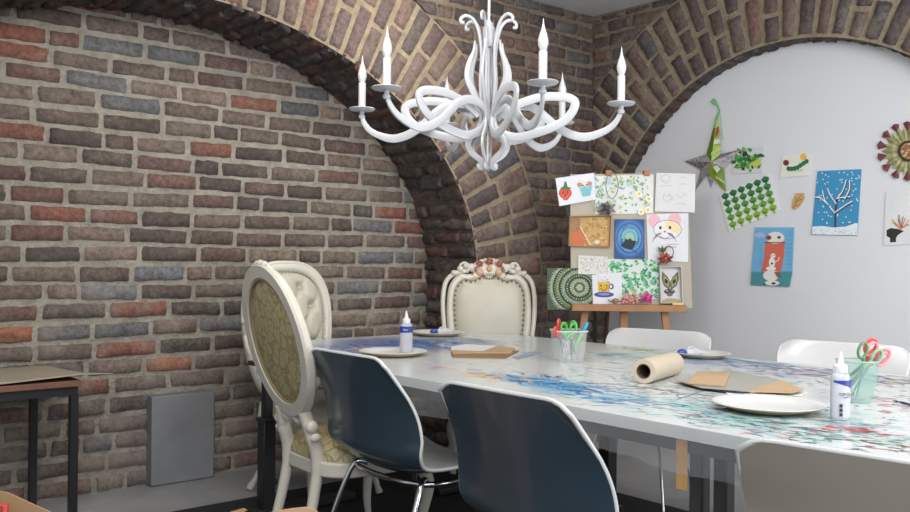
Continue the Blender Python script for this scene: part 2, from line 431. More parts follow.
rzE = math.atan2(E1.y, E1.x)
mb = MB(); mb.box((0, 0, -.05), (9, 8, .1)); o = mb.build('floor', FLOORM, smooth=False); o.location = W(2.0, -1.0, 0); o.rotation_euler = (0, 0, rzE); struct(o)
mb = MB(); mb.box((0, 0, .05), (9, 8, .1)); o = mb.build('ceiling', mat('ceiling_white', (205, 205, 205), .8), smooth=False); o.location = W(2.0, -1.0, CEIL); o.rotation_euler = (0, 0, rzE); struct(o)
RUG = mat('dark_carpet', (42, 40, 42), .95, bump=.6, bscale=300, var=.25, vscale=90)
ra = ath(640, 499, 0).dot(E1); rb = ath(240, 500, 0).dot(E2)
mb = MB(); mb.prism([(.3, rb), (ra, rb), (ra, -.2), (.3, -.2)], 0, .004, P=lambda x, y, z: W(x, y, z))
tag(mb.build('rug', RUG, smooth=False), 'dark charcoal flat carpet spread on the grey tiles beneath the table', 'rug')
# ------------------------------------------------------------ chandelier
WM = mat('white_lacquered_metal', (186, 187, 190), .35, coat=.2)
WC = mat('white_candle_plastic', (188, 188, 188), .4)
BULB = mat('frosted_glass_bulb', (196, 196, 196), .15, coat=.4)
cz = 3.2; cc = aty(488, 100, cz); px_m = cz/F; Z0 = aty(488, 105, cz).z
ch = thing('chandelier', 'white ribbon-scroll chandelier with six candle bulbs hanging over the table', 'chandelier', (cc.x, cc.y, Z0))
RS = 131*px_m
def hz(y): return (105-y)*px_m
arm_px = [(622,108),(619,116),(612,124),(600,130),(586,133),(572,130),(559,123),(548,114),(539,106),(529,101),(519,99),(505,101),(495,106),(491,114),(496,124),(506,130),(519,133),(536,130),(552,125),(565,119),(574,110),(577,101),(573,97),(566,95),(552,94),(539,95),(528,98),(519,101),(509,107),(503,113)]
arm2 = [((x-488)/134*RS, hz(y)-.018) for x, y in arm_px]
angs = [math.radians(-11+60*i-(5 if i == 4 else 0)) for i in range(6)]
for i, a in enumerate(angs):
    rd = Vector((math.cos(a), math.sin(a), 0)); td = Vector((-math.sin(a), math.cos(a), 0))
    pts = spline([rd*r+UP*z+td*(.022*math.sin(k/29*PI*2)) for k, (r, z) in enumerate(arm2)], 3)
    n = len(pts); w = [.014+.016*min(1, k/12)*min(1, (n-k)/8+.3) for k in range(n)]
    arm = MB().tube(pts, 0, flat=(w, .010, td)).build('arm', WM, ch, angle=60)
    tip = rd*RS-UP*.008
    MB().lathe([(0,-.034),(.010,-.032),(.013,-.024),(.008,-.014),(.010,-.006),(.044,-.002),(.050,.004),(.048,.006),(.012,.006),(0,.006)], 24, c=tip).build('drip_plate', WM, ch)
    MB().lathe([(.0135,.004),(.0135,.098),(.011,.101),(0,.101)], 16, c=tip).build('candle_sleeve', WC, ch)
    MB().lathe([(.009,.099),(.011,.104),(.0165,.122),(.0165,.134),(.012,.152),(.006,.170),(.0028,.184),(.0012,.200),(0,.203)], 16, c=tip).build('bulb', BULB, ch)
    # body ribbons
    a2 = a+math.radians(30)
    rd = Vector((math.cos(a2), math.sin(a2), 0)); td = Vector((-math.sin(a2), math.cos(a2), 0))
    b1 = [(10,164),(8,168),(5,165),(8,160),(16,154),(20,146),(17,138),(10,130),(6,120),(8,108),(15,94),(21,80),(20,66),(15,52),(14,42)]
    b2 = [(5,132),(5,118),(7,100),(8,80),(7,60),(8,44),(11,30),(16,21),(23,18),(28,21),(28,25),(25,25)]
    for q, bb in enumerate((b1, b2)):
        p = spline([rd*(r*px_m*1.05)+UP*hz(y) for r, y in bb], 5); n = len(p)
        w = [.011 if q else .021*min(1, .35+k/10)*min(1, .15+(n-1-k)/14) for k in range(n)]
        MB().tube(p, 0, flat=(w, .008, td)).build('body_ribbon', WM, ch, angle=60)
MB().lathe([(0,hz(48)),(.016,hz(47)),(.020,hz(44)),(.022,hz(43)),(.022,hz(28)),(.012,hz(25)),(.007,hz(20)),(0,hz(19))], 20).build('hub', WM, ch)
MB().lathe([(0,hz(170)),(.010,hz(169)),(.012,hz(167)),(.005,hz(165)),(.0035,hz(160)),(.0035,hz(100)),(.0035,hz(48)),(0,hz(47))], 16).build('finial', WM, ch)
MB().tube([(0,0,hz(25)), (0,0,CEIL-Z0-.03)], .0055, 10).lathe([(0,CEIL-Z0-.05),(.03,CEIL-Z0-.045),(.055,CEIL-Z0-.012),(.055,CEIL-Z0),(0,CEIL-Z0)], 24).build('rod', WM, ch)

# ------------------------------------------------------------ table
m, nt, b, L = node_mat('painted_tabletop')
TAB = m
tc = nt.nodes.new('ShaderNodeTexCoord')
def nnoise(scale, det=6, rough=.6, vec=None, dist=0):
    n = nt.nodes.new('ShaderNodeTexNoise'); n.inputs['Scale'].default_value = scale; n.inputs['Detail'].default_value = det
    n.inputs['Roughness'].default_value = rough; n.inputs['Distortion'].default_value = dist
    L.new(vec or tc.outputs['Object'], n.inputs['Vector']); return n
def ramp(src, lo, hi):
    r = nt.nodes.new('ShaderNodeMapRange'); r.inputs['From Min'].default_value = lo; r.inputs['From Max'].default_value = hi
    L.new(src, r.inputs['Value']); return r.outputs['Result']
def mapv(rot, scale, loc=(0,0,0)):
    mp = nt.nodes.new('ShaderNodeMapping'); mp.inputs['Rotation'].default_value = (0,0,rot); mp.inputs['Scale'].default_value = scale; mp.inputs['Location'].default_value = loc
    L.new(tc.outputs['Object'], mp.inputs['Vector']); return mp.outputs['Vector']
cur = nt.nodes.new('ShaderNodeRGB'); cur.outputs[0].default_value = lin((203,207,207))+(1,); cur = cur.outputs[0]
def layer(fac, rgb, base):
    mx = nt.nodes.new('ShaderNodeMix'); mx.data_type = 'RGBA'; L.new(fac, mx.inputs['Factor']); L.new(base, mx.inputs['A'])
    mx.inputs['B'].default_value = lin(rgb)+(1,); return mx.outputs['Result']
def mul(a, c):
    n = nt.nodes.new('ShaderNodeMath'); n.operation = 'MULTIPLY'; L.new(a, n.inputs[0])
    if isinstance(c, float): n.inputs[1].default_value = c
    else: L.new(c, n.inputs[1])
    return n.outputs[0]
def spot(x, y, rx, ry, edge=.5):
    v = nt.nodes.new('ShaderNodeVectorMath'); v.operation = 'SUBTRACT'; L.new(tc.outputs['Object'], v.inputs[0]); v.inputs[1].default_value = (x, y, 0)
    s = nt.nodes.new('ShaderNodeVectorMath'); s.operation = 'MULTIPLY'; L.new(v.outputs[0], s.inputs[0]); s.inputs[1].default_value = (1/rx, 1/ry, 0)
    l = nt.nodes.new('ShaderNodeVectorMath'); l.operation = 'LENGTH'; L.new(s.outputs[0], l.inputs[0])
    r = nt.nodes.new('ShaderNodeMapRange'); r.inputs['From Min'].default_value = 1; r.inputs['From Max'].default_value = 1-edge; L.new(l.outputs['Value'], r.inputs['Value']); return r.outputs['Result']
def tloc(px, py):
    p = ath(px, py, TH); return p.dot(E1), p.dot(E2)
# tabletop object: x along E1, y along E2 (origin at world origin, rotated)
for (px, py, rx, ry, rgb, sc, lo, hi, amt) in [
    (400,344,.42,.5,(76,100,164),5,.30,.48,.9), (350,349,.25,.35,(88,120,190),9,.42,.55,.8), (450,344,.35,.3,(96,128,176),8,.45,.55,.7),
    (378,350,.13,.16,(206,128,92),4,.4,.5,.8), (430,349,.2,.12,(190,190,160),5,.45,.55,.6),
    (490,376,.10,.16,(226,170,90),10,.5,.58,.75), (560,385,.14,.42,(60,150,205),7,.47,.54,.85), (590,397,.10,.3,(80,170,215),9,.5,.56,.7),
    (640,350,.14,.2,(150,186,90),8,.47,.56,.7), (620,356,.14,.2,(110,180,170),8,.5,.58,.7),
    (720,362,.2,.3,(110,150,200),9,.5,.57,.7), (800,372,.25,.4,(120,110,170),8,.5,.57,.65), (700,410,.25,.35,(150,205,205),5,.46,.6,.6),
    (830,425,.3,.5,(120,170,155),7,.5,.58,.7), (856,430,.07,.08,(170,92,92),7,.42,.54,.7), (780,420,.3,.4,(90,100,140),12,.56,.6,.7), (890,398,.2,.3,(200,110,100),10,.56,.62,.7)]:
    x, y = tloc(px, py)
    n = nnoise(1.0, 6, .65, mapv(random.uniform(-.5, .9), (sc*1.6, sc*.7, 1), (px*.13, py*.37, 0)), .6)
    cur = layer(mul(mul(ramp(n.outputs['Fac'], lo-.03, hi-.02), spot(x, -y, rx, ry)), amt), rgb, cur)
# film: slightly cloudy patches mixed into the base colour
n = nnoise(3, 5); cur = layer(mul(ramp(n.outputs['Fac'], .45, .75), .35), (180,188,190), cur)
L.new(cur, b.inputs['Base Color']); b.inputs['Roughness'].default_value = .22; b.inputs['Specular IOR Level'].default_value = .5
n = nnoise(6, 3); bp = nt.nodes.new('ShaderNodeBump'); bp.inputs['Strength'].default_value = .25; bp.inputs['Distance'].default_value = .01
L.new(n.outputs['Fac'], bp.inputs['Height']); L.new(bp.outputs['Normal'], b.inputs['Normal'])
TX0, TX1, TY0, TY1 = 1.95, 3.53, -3.97, -.45
out = []
def corner(cx, cy, r, a0, a1, n):
    for i in range(n+1):
        a = math.radians(a0+(a1-a0)*i/n); out.append((cx+r*math.cos(a), cy+r*math.sin(a)))
corner(TX0+.42, TY0+.42, .42, 180, 270, 12)
corner(TX1-.5, TY0+.5, .5, 270, 360, 12)
corner(TX1-.08, TY1-.08, .08, 0, 90, 4); corner(TX0+.08, TY1-.08, .08, 90, 180, 4)
tb = thing('work_table', 'long white craft table covered in clear film and coloured paint stains', 'table', (0, 0, 0), 0)
RT = Matrix.Rotation(rzE, 4, 'Z')
tl_rot = (0, 0, rzE)
def flipy(pts): return pts
# E1,E2 frame is (x, -y) of a frame rotated by rzE : build with y negated
mb = MB(); mb.prism([(x, -y) for x, y in out][::-1], TH-.034, TH, TAB)
TOPM = mat('white_table_edge', (214, 214, 212), .35)
mb2 = MB()
# loose paint strokes baked into the same top
def strokes(mb, px, py, n, su, sv, cols, ang, la=(.02, .09), wd=(.0015, .006), k0=0):
    c = tloc(px, py)
    for i in range(n):
        x = random.gauss(c[0], su); y = random.gauss(c[1], sv)
        if not (TX0+.03 < x < TX1-.05 and TY0+.3 < y < TY1-.05): continue
        a = math.radians(random.gauss(ang, 25)); l = random.uniform(*la); w = random.uniform(*wd)
        d = Vector((math.cos(a), math.sin(a))); nn = Vector((-d.y, d.x)); p = Vector((x, y))
        bend = random.uniform(-.25, .25)*l; L_, R_ = [], []
        for t in (0, .2, .4, .6, .8, 1):
            q = p+d*l*(t-.5)+nn*bend*math.sin(PI*t); ww = w*(.25+math.sin(PI*min(1, t*.9+.05)))*random.uniform(.6, 1.3)
            L_.append(q+nn*ww); R_.append(q-nn*ww)
        pts = L_+R_[::-1]; z = TH+.0002+.0001*(i % 6)
        mb.add([(q.x, -q.y, z) for q in pts], [tuple(range(len(pts)))[::-1]], paint(random.choice(cols)))
BL = [(70,104,180),(58,84,160),(100,140,205),(60,120,190)]
strokes(mb, 400, 343, 170, .2, .26, BL, 90, (.04,.16), (.002,.008))
strokes(mb, 345, 349, 60, .12, .14, BL+[(120,90,150)], 80, (.03,.1))
strokes(mb, 380, 350, 26, .05, .08, [(212,126,84),(220,150,110)], 90, (.03,.1), (.004,.012))
strokes(mb, 470, 341, 60, .12, .14, [(90,110,165),(120,140,150),(150,165,150)], 70, (.04,.12))
strokes(mb, 492, 377, 40, .035, .08, [(232,168,70),(226,140,60),(222,190,110)], 100, (.015,.05))
strokes(mb, 437, 368, 12, .02, .05, [(224,98,80),(150,100,180)], 80, (.01,.04))
strokes(mb, 556, 384, 90, .045, .17, [(50,120,170),(84,150,190),(60,100,165),(110,165,190)], 84, (.04,.16), (.002,.006))
strokes(mb, 605, 398, 50, .05, .12, [(80,140,180),(130,180,195),(90,110,165)], 70, (.02,.08))
strokes(mb, 550, 377, 10, .02, .05, [(60,90,170),(70,80,110)], 130, (.03,.08))
strokes(mb, 640, 349, 60, .06, .09, [(160,190,80),(120,170,120),(200,200,90)], 80, (.02,.08))
strokes(mb, 615, 356, 50, .07, .1, [(100,170,170),(130,190,180),(90,140,170)], 60, (.02,.08))
strokes(mb, 690, 398, 60, .09, .16, [(110,120,130),(90,90,110),(140,160,165)], 40, (.02,.1), (.001,.003))
strokes(mb, 690, 405, 60, .12, .2, [(120,180,200),(150,200,210),(120,190,170)], 60, (.02,.06))
strokes(mb, 740, 361, 70, .07, .16, [(80,140,210),(110,120,180),(90,170,160)], 85, (.02,.08))
strokes(mb, 800, 370, 120, .08, .2, [(120,90,150),(90,110,170),(150,110,160),(80,90,110),(90,150,150)], 85, (.02,.09))
strokes(mb, 880, 380, 80, .09, .14, [(80,110,180),(190,90,90),(70,90,120),(200,180,120)], 80, (.02,.08))
strokes(mb, 800, 432, 190, .09, .22, [(80,150,130),(60,110,110),(90,80,110),(180,90,90),(120,190,190),(70,90,140)], 75, (.01,.06), (.001,.005))
strokes(mb, 856, 430, 22, .02, .035, [(170,84,84),(160,96,92)], 90, (.02,.06), (.003,.008))
strokes(mb, 900, 405, 50, .08, .1, [(200,80,80),(90,150,140),(160,100,110)], 75, (.01,.05))
strokes(mb, 620, 380, 160, .35, .7, [(150,160,165),(120,170,185),(170,150,150),(130,140,170)], 80, (.01,.05), (.001,.003))
def seam(mb, pts, w, rgb):
    P = [Vector(tloc(x, y)) for x, y in pts]
    for a, b_ in zip(P, P[1:]):
        d = (b_-a).normalized(); nn = Vector((-d.y, d.x))*w
        mb.add([(q.x, -q.y, TH+.0009) for q in (a+nn, b_+nn, b_-nn, a-nn)], [(0,1,2,3)], paint(rgb))
seam(mb, [(424,362),(470,372),(520,371)], .0022, (226,228,230)); seam(mb, [(520,350),(548,360),(640,352)], .002, (222,224,226)); seam(mb, [(575,366),(630,372)], .003, (228,230,232))
seam(mb, [(600,383),(640,387),(680,393),(735,398),(757,397)], .003, (120,122,132)); seam(mb, [(640,387),(668,386),(700,392)], .002, (140,132,140)); seam(mb, [(676,400),(700,392),(722,388)], .002, (100,104,120))
seam(mb, [(590,345),(700,352)], .0015, (150,156,160)); seam(mb, [(770,366),(905,388)], .003, (228,230,230)); seam(mb, [(600,395),(720,418)], .0015, (215,218,220))
MUT = [(90,110,120),(120,90,110),(70,120,110),(150,90,90),(90,90,130),(130,150,160),(70,80,90),(150,130,90)]
strokes(mb, 760, 400, 330, .22, .38, MUT, 75, (.006,.03), (.001,.004))
strokes(mb, 830, 380, 200, .14, .25, MUT, 80, (.008,.04), (.001,.004))
strokes(mb, 600, 385, 130, .12, .3, MUT, 80, (.006,.03), (.0008,.003))
strokes(mb, 850, 440, 60, .05, .2, [(70,150,120),(190,90,80),(60,70,90)], 80, (.01,.05))
o = mb.build('tabletop', None, tb, bevel=0, angle=30); o.rotation_euler = tl_rot
# recessed apron, its dark grey standing in for shadow under the edge
inner = out
mb = MB()
def inset(pts, d):
    n = len(pts); res = []
    for i in range(n):
        p0, p1, p2 = Vector(pts[i-1]), Vector(pts[i]), Vector(pts[(i+1) % n]); t = (p2-p0).normalized(); res.append(tuple(p1+Vector((-t.y, t.x))*d))
    return res
ins = inset(out, .035)
mb.prism([(x, -y) for x, y in ins][::-1], TH-.075, TH-.034)
o = mb.build('apron', mat('apron_shadow_grey', (70, 70, 74), .5), tb, angle=30); o.rotation_euler = tl_rot
# hanging clear film
FILM = mat('clear_plastic_film', (170, 172, 176), .2, alpha=.24)
mb = MB(); k = len(out); vs = []; R5 = random.Random(3)
edge = inset(out, -.004); dens = []
for i in range(k):
    p, q = Vector(edge[i]), Vector(edge[(i+1) % k]); nseg = max(1, int((q-p).length/.05))
    for j in range(nseg): dens.append(p.lerp(q, j/nseg))
n = len(dens)
for i, p in enumerate(dens):
    d = dens[(i+1) % n]-dens[i-1]; d.normalize(); nn = Vector((d.y, -d.x)); dr = .07+.010*math.sin(i*.23)+.006*R5.random()
    w1 = .006*math.sin(i*.9)+.004*R5.random()
    for z, o_ in ((TH+.001, 0), (TH-.04, .003), (TH-.04-dr*.5, w1+.004), (TH-.04-dr, w1*2)):
        q = p+nn*o_; vs.append((q.x, -q.y, z))
fs = [(4*i+j, 4*i+j+1, 4*((i+1) % n)+j+1, 4*((i+1) % n)+j) for i in range(n) for j in range(3)]
mb.add(vs, fs); o = mb.build('film_skirt', FILM, tb); o.rotation_euler = tl_rot
BLK = mat('black_powder_coat', (34, 34, 37), .4); DGR = mat('dark_grey_steel', (58, 58, 62), .45)
def table_leg(x, y, w_out=.06, square=True, foot=True):
    lg = MB(); lg.box((x, -y, .24), (w_out, w_out, .42)); lg.box((x, -y, .452), (w_out+.012, w_out+.012, .02)); lg.box((x, -y, .59), (w_out*.66, w_out*.66, .26)); lg.box((x, -y, .712), (.16, .08, .02))
    o = lg.build('leg', BLK, tb, bevel=.004); o.rotation_euler = tl_rot
    f = MB(); f.box((x+(.2 if x < 2.7 else -.2), -y, .03), (.55, .07, .035)); q = f.build('foot', BLK, o, bevel=.006)
    h = MB(); h.tube([(x+.035, -y+.02, .12), (x+.07, -y+.05, .14)], .007).sphere((x+.075, -y+.055, .143), .015); h.build('knob', DGR, o)
for x, y in ((1.995, -3.66), (TX0+.12, -1.40), (TX0+.12, -1.325), (3.25, -2.7), (3.3, -3.45), (3.3, -1.2), (TX0+.12, -.7)):
    table_leg(x, y, .062)
# cardboard strip taped under the edge
mb = MB(); p = ath(682, 440, .69); mb.box((0,0,0), (.032, .004, .135)); q = mb.build('cardboard_strip', mat('kraft_board', (188,146,94), .8), None, smooth=False)
pl = atp(682, 455, W(TX0+.02, 0, 0), E1); q.location = (pl.x, pl.y, .668); q.rotation_euler = (.02, 0, rzE-PI/2+.1)
tag(q, 'narrow brown cardboard strip dangling under the front table edge', 'cardboard')

# ------------------------------------------------------------ chairs
BLUE = mat('slate_blue_plastic', (56, 72, 83), .22, coat=.3)
WPL = mat('white_plastic', (206, 206, 205), .3, coat=.2)
TAUPE = mat('taupe_plastic', (150, 141, 130), .5)
CHR = mat('chrome_tube', (200, 200, 204), .12, metal=1)
def shell_chair(name, label, loc, rz, outer, prof, group, top=.86, corner=.045, wing=.06, inner=WPL):
    t = thing(name, label, 'chair', loc, rz, group)
    P = spline([Vector((w, y, z)) for y, z, w in prof], 6); n = len(P)-1; NU = 20
    # arc-length parameter
    def S(u, v, off=0):
        k = v*n; i = min(int(k), n-1); p = P[i].lerp(P[i+1], k-i); d = (P[i+1]-P[i]).normalized()
        x = (u*2-1); hw = p.x
        # rounded top corners and front corners
        dt = v*n/6; cr = 0
        yy, zz = p.y, p.z
        s = abs(x)**2
        back = max(0, min(1, (p.z-.44)/.25)); seat = 1-back
        fl = 0
        if v < .2: fl = -corner*.55*max(0, (abs(x)-.7)/.3)**2.5*(1-v/.2)
        if v > .9: fl = 0
        ox, oy, oz = x*hw, yy+wing*s*back*(.12+.88*min(1, v/.4)), zz+fl+.035*s*seat
        nr = Vector((-.5*x*abs(x)*back, -d.z, d.y)).normalized()
        return Vector((ox, oy, oz))+nr*off
    sg = -1
    o = MB().grid(lambda u, v: S(u, v, sg*.010), NU, n, flip=False).build('outer_shell', outer, t, angle=180)
    MB().grid(lambda u, v: S(u, v, -sg*.004), NU, n, flip=True).build('seat_lining', inner, t, angle=180)
    # rolled rim
    rim = [S(i/NU, 0, .003*sg) for i in range(NU+1)]+[S(1, j/n, .003*sg) for j in range(1, n+1)]+[S(1-i/NU, 1, .003*sg) for i in range(1, NU+1)]+[S(0, 1-j/n, .003*sg) for j in range(1, n)]
    MB().tube(rim, .0068, 8, closed=True).build('rim', inner, t, angle=180)
    return t
def chrome_legs(t, w=.2):
    ring_ = [(-w, .16, .40), (-w, -.12, .405), (w, -.12, .405), (w, .16, .40)]
    MB().tube(spline(ring_, 5), .011, 10).build('seat_frame', CHR, t)
    for sx in (-1, 1):
        MB().tube(spline([(sx*w*.9, .12, .41), (sx*(w+.02), .17, .37), (sx*(w+.055), .25, .012)], 6), .011, 10).build('leg', CHR, t)
        MB().tube(spline([(sx*w*.9, -.08, .41), (sx*(w+.015), -.14, .38), (sx*(w+.055), -.27, .012)], 6), .011, 10).build('leg', CHR, t)
blue_prof = [(-.315,.86,.238),(-.292,.80,.25),(-.262,.72,.268),(-.235,.64,.282),(-.214,.56,.288),(-.195,.49,.28),(-.14,.44,.262),(-.02,.425,.25),(.12,.435,.245),(.20,.44,.235),(.235,.425,.225)]
def seat_at(pxl, pyl, pxr, pyr, h, back_y, toward):
    """chair origin from the two top corners of its back at height h; toward: rotation of its forward axis"""
    a, b_ = ath(pxl, pyl, h), ath(pxr, pyr, h); mid = (a+b_)/2; mid.z = 0
    fwd = Vector((-math.sin(toward), math.cos(toward), 0)); return mid-fwd*back_y
rzC = rzE-PI/2
l = seat_at(318, 347, 373, 360, .86, -.315, rzC)
c = shell_chair('shell_chair', 'slate blue shell chair with white lining beside the gold oval-backed chair', l, rzC, BLUE, blue_prof, 'blue shell chairs along the near side'); chrome_legs(c)
l = seat_at(443, 380, 563, 403, .86, -.315, rzC)
dup(c, l, rzC, 'nearest slate blue shell chair, second along from the gold oval-backed chair')
# white chairs beyond the table and near right
white_prof = [(-.275,.84,.262),(-.265,.79,.27),(-.245,.70,.262),(-.23,.60,.245),(-.215,.51,.235),(-.16,.455,.235),(-.02,.44,.24),(.14,.445,.24),(.20,.43,.225)]
def wood_legs(t, m, k=1):
    MB().box((0, 0, .415), (.34, .3, .02)).build('seat_frame', m, t, bevel=.004)
    for sx in (-1, 1):
        for sy in (-1, 1):
            MB().tube([(sx*.15, sy*.12, .41), (sx*.22, sy*.22, .012)], [.015*k, .011*k], 10).build('leg', m, t)
rb_ = rzC+PI
def back_at(px, py, h, y, by, rz):
    p = aty(px, py, y); p.z = 0; fwd = Vector((-math.sin(rz), math.cos(rz), 0)); return p-fwd*by
c2 = shell_chair('plastic_chair', 'white plastic chair beyond the table in front of the easel', back_at(659, 333, .84, 4.55, -.275, rb_+.28), rb_+.28, WPL, white_prof, None); wood_legs(c2, CHR, .55)
dup(c2, back_at(843, 340, .84, 3.95, -.275, rb_+.22), rb_+.22, 'white plastic chair beyond the table behind the tumbler of scissors')
l3 = ath(820, 456, .84); r3 = rzC+.05
near_prof = [(-.275,.84,.27),(-.262,.78,.272),(-.245,.70,.27),(-.232,.60,.26),(-.215,.51,.25),(-.16,.455,.24),(-.02,.44,.24),(.14,.445,.24),(.20,.43,.225)]
a3, b3 = ath(738, 441, .83), ath(910, 468, .83); dd = (b3-a3).normalized(); r3 = math.atan2(dd.y, dd.x)
mid = a3+dd*.27; fwd = Vector((-math.sin(r3), math.cos(r3), 0)); mid.z = 0
c3 = shell_chair('plastic_chair', 'taupe backed chair with thick white rim in the near right corner', mid+fwd*.275, r3, TAUPE, near_prof, None, corner=.05, wing=.03); wood_legs(c3, WPL)

# carved, upholstered chairs
CREAM = mat('cream_lacquered_wood', (208, 203, 190), .35, var=.05)
LEATHER = mat('cream_leather', (190, 185, 168), .35, bump=.1, bscale=60)
m, nt, b, L = node_mat('gold_damask'); DAM = m
tc = nt.nodes.new('ShaderNodeTexCoord')
mp_ = nt.nodes.new('ShaderNodeMapping'); mp_.inputs['Scale'].default_value = (22, 22, 17); L.new(tc.outputs['Object'], mp_.inputs['Vector'])
nz = nt.nodes.new('ShaderNodeTexNoise'); nz.inputs['Scale'].default_value = 26; nz.inputs['Detail'].default_value = 3; L.new(tc.outputs['Object'], nz.inputs['Vector'])
ad = nt.nodes.new('ShaderNodeVectorMath'); ad.operation = 'MULTIPLY_ADD'; ad.inputs[1].default_value = (1.1,)*3; L.new(nz.outputs['Color'], ad.inputs[0]); L.new(mp_.outputs[0], ad.inputs[2])
vo = nt.nodes.new('ShaderNodeTexVoronoi'); vo.feature = 'DISTANCE_TO_EDGE'; vo.inputs['Scale'].default_value = 1; L.new(ad.outputs[0], vo.inputs['Vector'])
r = nt.nodes.new('ShaderNodeValToRGB'); e = r.color_ramp.elements; e[0].position = .06; e[0].color = lin((150,136,98))+(1,); e[1].position = .13; e[1].color = lin((186,172,132))+(1,)
x = r.color_ramp.elements.new(.3); x.color = lin((180,166,126))+(1,); x = r.color_ramp.elements.new(.36); x.color = lin((160,146,108))+(1,); x = r.color_ramp.elements.new(.42); x.color = lin((184,170,130))+(1,)
L.new(vo.outputs['Distance'], r.inputs['Fac']); L.new(r.outputs['Color'], b.inputs['Base Color']); b.inputs['Roughness'].default_value = .45
STUD = mat('antique_stud', (110, 96, 70), .35, metal=.6); PEARL = mat('pearl_stud', (190, 186, 172), .3)
def cabriole(t, x, y, top, m, out_=.03, splay=.0, w=.024):
    sx = 1 if x > 0 else -1; sy = 1 if y > 0 else -1
    p = spline([(x, y, top), (x+sx*out_, y+sy*out_, top*.78), (x+sx*out_*.4, y+sy*out_*.4, top*.35), (x+sx*(splay+.02), y+sy*(splay+.03), .012)], 6); n = len(p)
    MB().tube(p, [w*(1.25-.75*k/(n-1))+(.006 if k > n-3 else 0) for k in range(n)], 10, m).build('leg', m, t)
def seat_pad(t, hw, y0, y1, z, hgt, m, name='seat'):
    def fn(u, v):
        a = 2*PI*u; e_ = .55
        cx = math.copysign(abs(math.cos(a))**e_, math.cos(a)); cy = math.copysign(abs(math.sin(a))**e_, math.sin(a))
        k = math.cos(v*PI/2)**.45 if v < 1 else 0
        wdt = hw*(1-.08*(cy < 0)*abs(cy))
        return Vector((cx*wdt*k, (y0+y1)/2+cy*(y1-y0)/2*k, z+hgt*math.sin(v*PI/2)))
    o = MB().grid(fn, 36, 9).build(name, m, t, angle=180)
    return o
def outline_ring(fn, n=64): return [fn(2*PI*i/n) for i in range(n)]

def back_frame(mbx, outl, inl, lean, th, m, base, k=.3):
    """ring between two outlines in the back plane (x, z), thickness th, leaning back"""
    n = len(outl)
    def P(x, z, d): return Vector((x, base-lean*(z-.45)+d, z))
    vs = []
    for i in range(n):
        (ox, oz), (ix, iz) = outl[i], inl[i]; mx_, mz_ = (ox+ix)/2, (oz+iz)/2
        vs += [P(ox, oz, -th*.25), P(ox, oz, th*.25), P(ox*(1-k)+ix*k, oz*(1-k)+iz*k, th*.5), P(ox*k+ix*(1-k), oz*k+iz*(1-k), th*.5), P(ix, iz, th*.2), P(ix, iz, -th*.2), P(ox*k+ix*(1-k), oz*k+iz*(1-k), -th*.5), P(ox*(1-k)+ix*k, oz*(1-k)+iz*k, -th*.5)]
    fs = [(8*i+j, 8*i+(j+1) % 8, 8*((i+1) % n)+(j+1) % 8, 8*((i+1) % n)+j) for i in range(n) for j in range(8)]
    mbx.add(vs, fs, m); return P
def pad(t, name, inl, P, bulge, m, cx, cz, tuft=None):
    """upholstered panel filling an outline; bulge>0 to the front, <0 to the back"""
    n = len(inl); K = 12
    def fn(u, v):
        k = u*n; i = int(k) % n; q = Vector(inl[i]).lerp(Vector(inl[(i+1) % n]), k-int(k)); s = 1-v
        x = cx+(q.x-cx)*s; z = cz+(q.y-cz)*s
        d = bulge*math.sqrt(max(0, 1-s**3))
        if tuft: d -= tuft(x, z)*min(1, (1-s)*4)
        return P(x, z, d+(.004 if bulge > 0 else -.004))
    return MB().grid(fn, n, K).build(name, m, t, angle=180)
BEADS = {}
def bead(t, name, c, r, m):
    k = (name, r if not isinstance(r, tuple) else r[0], m.name)
    if k not in BEADS:
        o = MB().sphere((0,0,0), r, None, 9, 6).build(name, m, t); BEADS[k] = o
    else:
        o = BEADS[k].copy(); COL.objects.link(o); o.parent = t
    o.location = c; return o
def studs(t, name, inl, P, d, r, m, step=.03, pred=None):
    mb = MB(); acc = 0; n = len(inl)
    for i in range(n):
        a, b_ = Vector(inl[i]), Vector(inl[(i+1) % n]); l = (b_-a).length; x = -acc % step
        pos = (step-acc)
        while pos <= l:
            q = a.lerp(b_, pos/l); c_ = P(q.x, q.y, d)
            if not pred or pred(q): bead(t, 'stud', c_, r, m)
            pos += step
        acc = (acc+l) % step
    return None

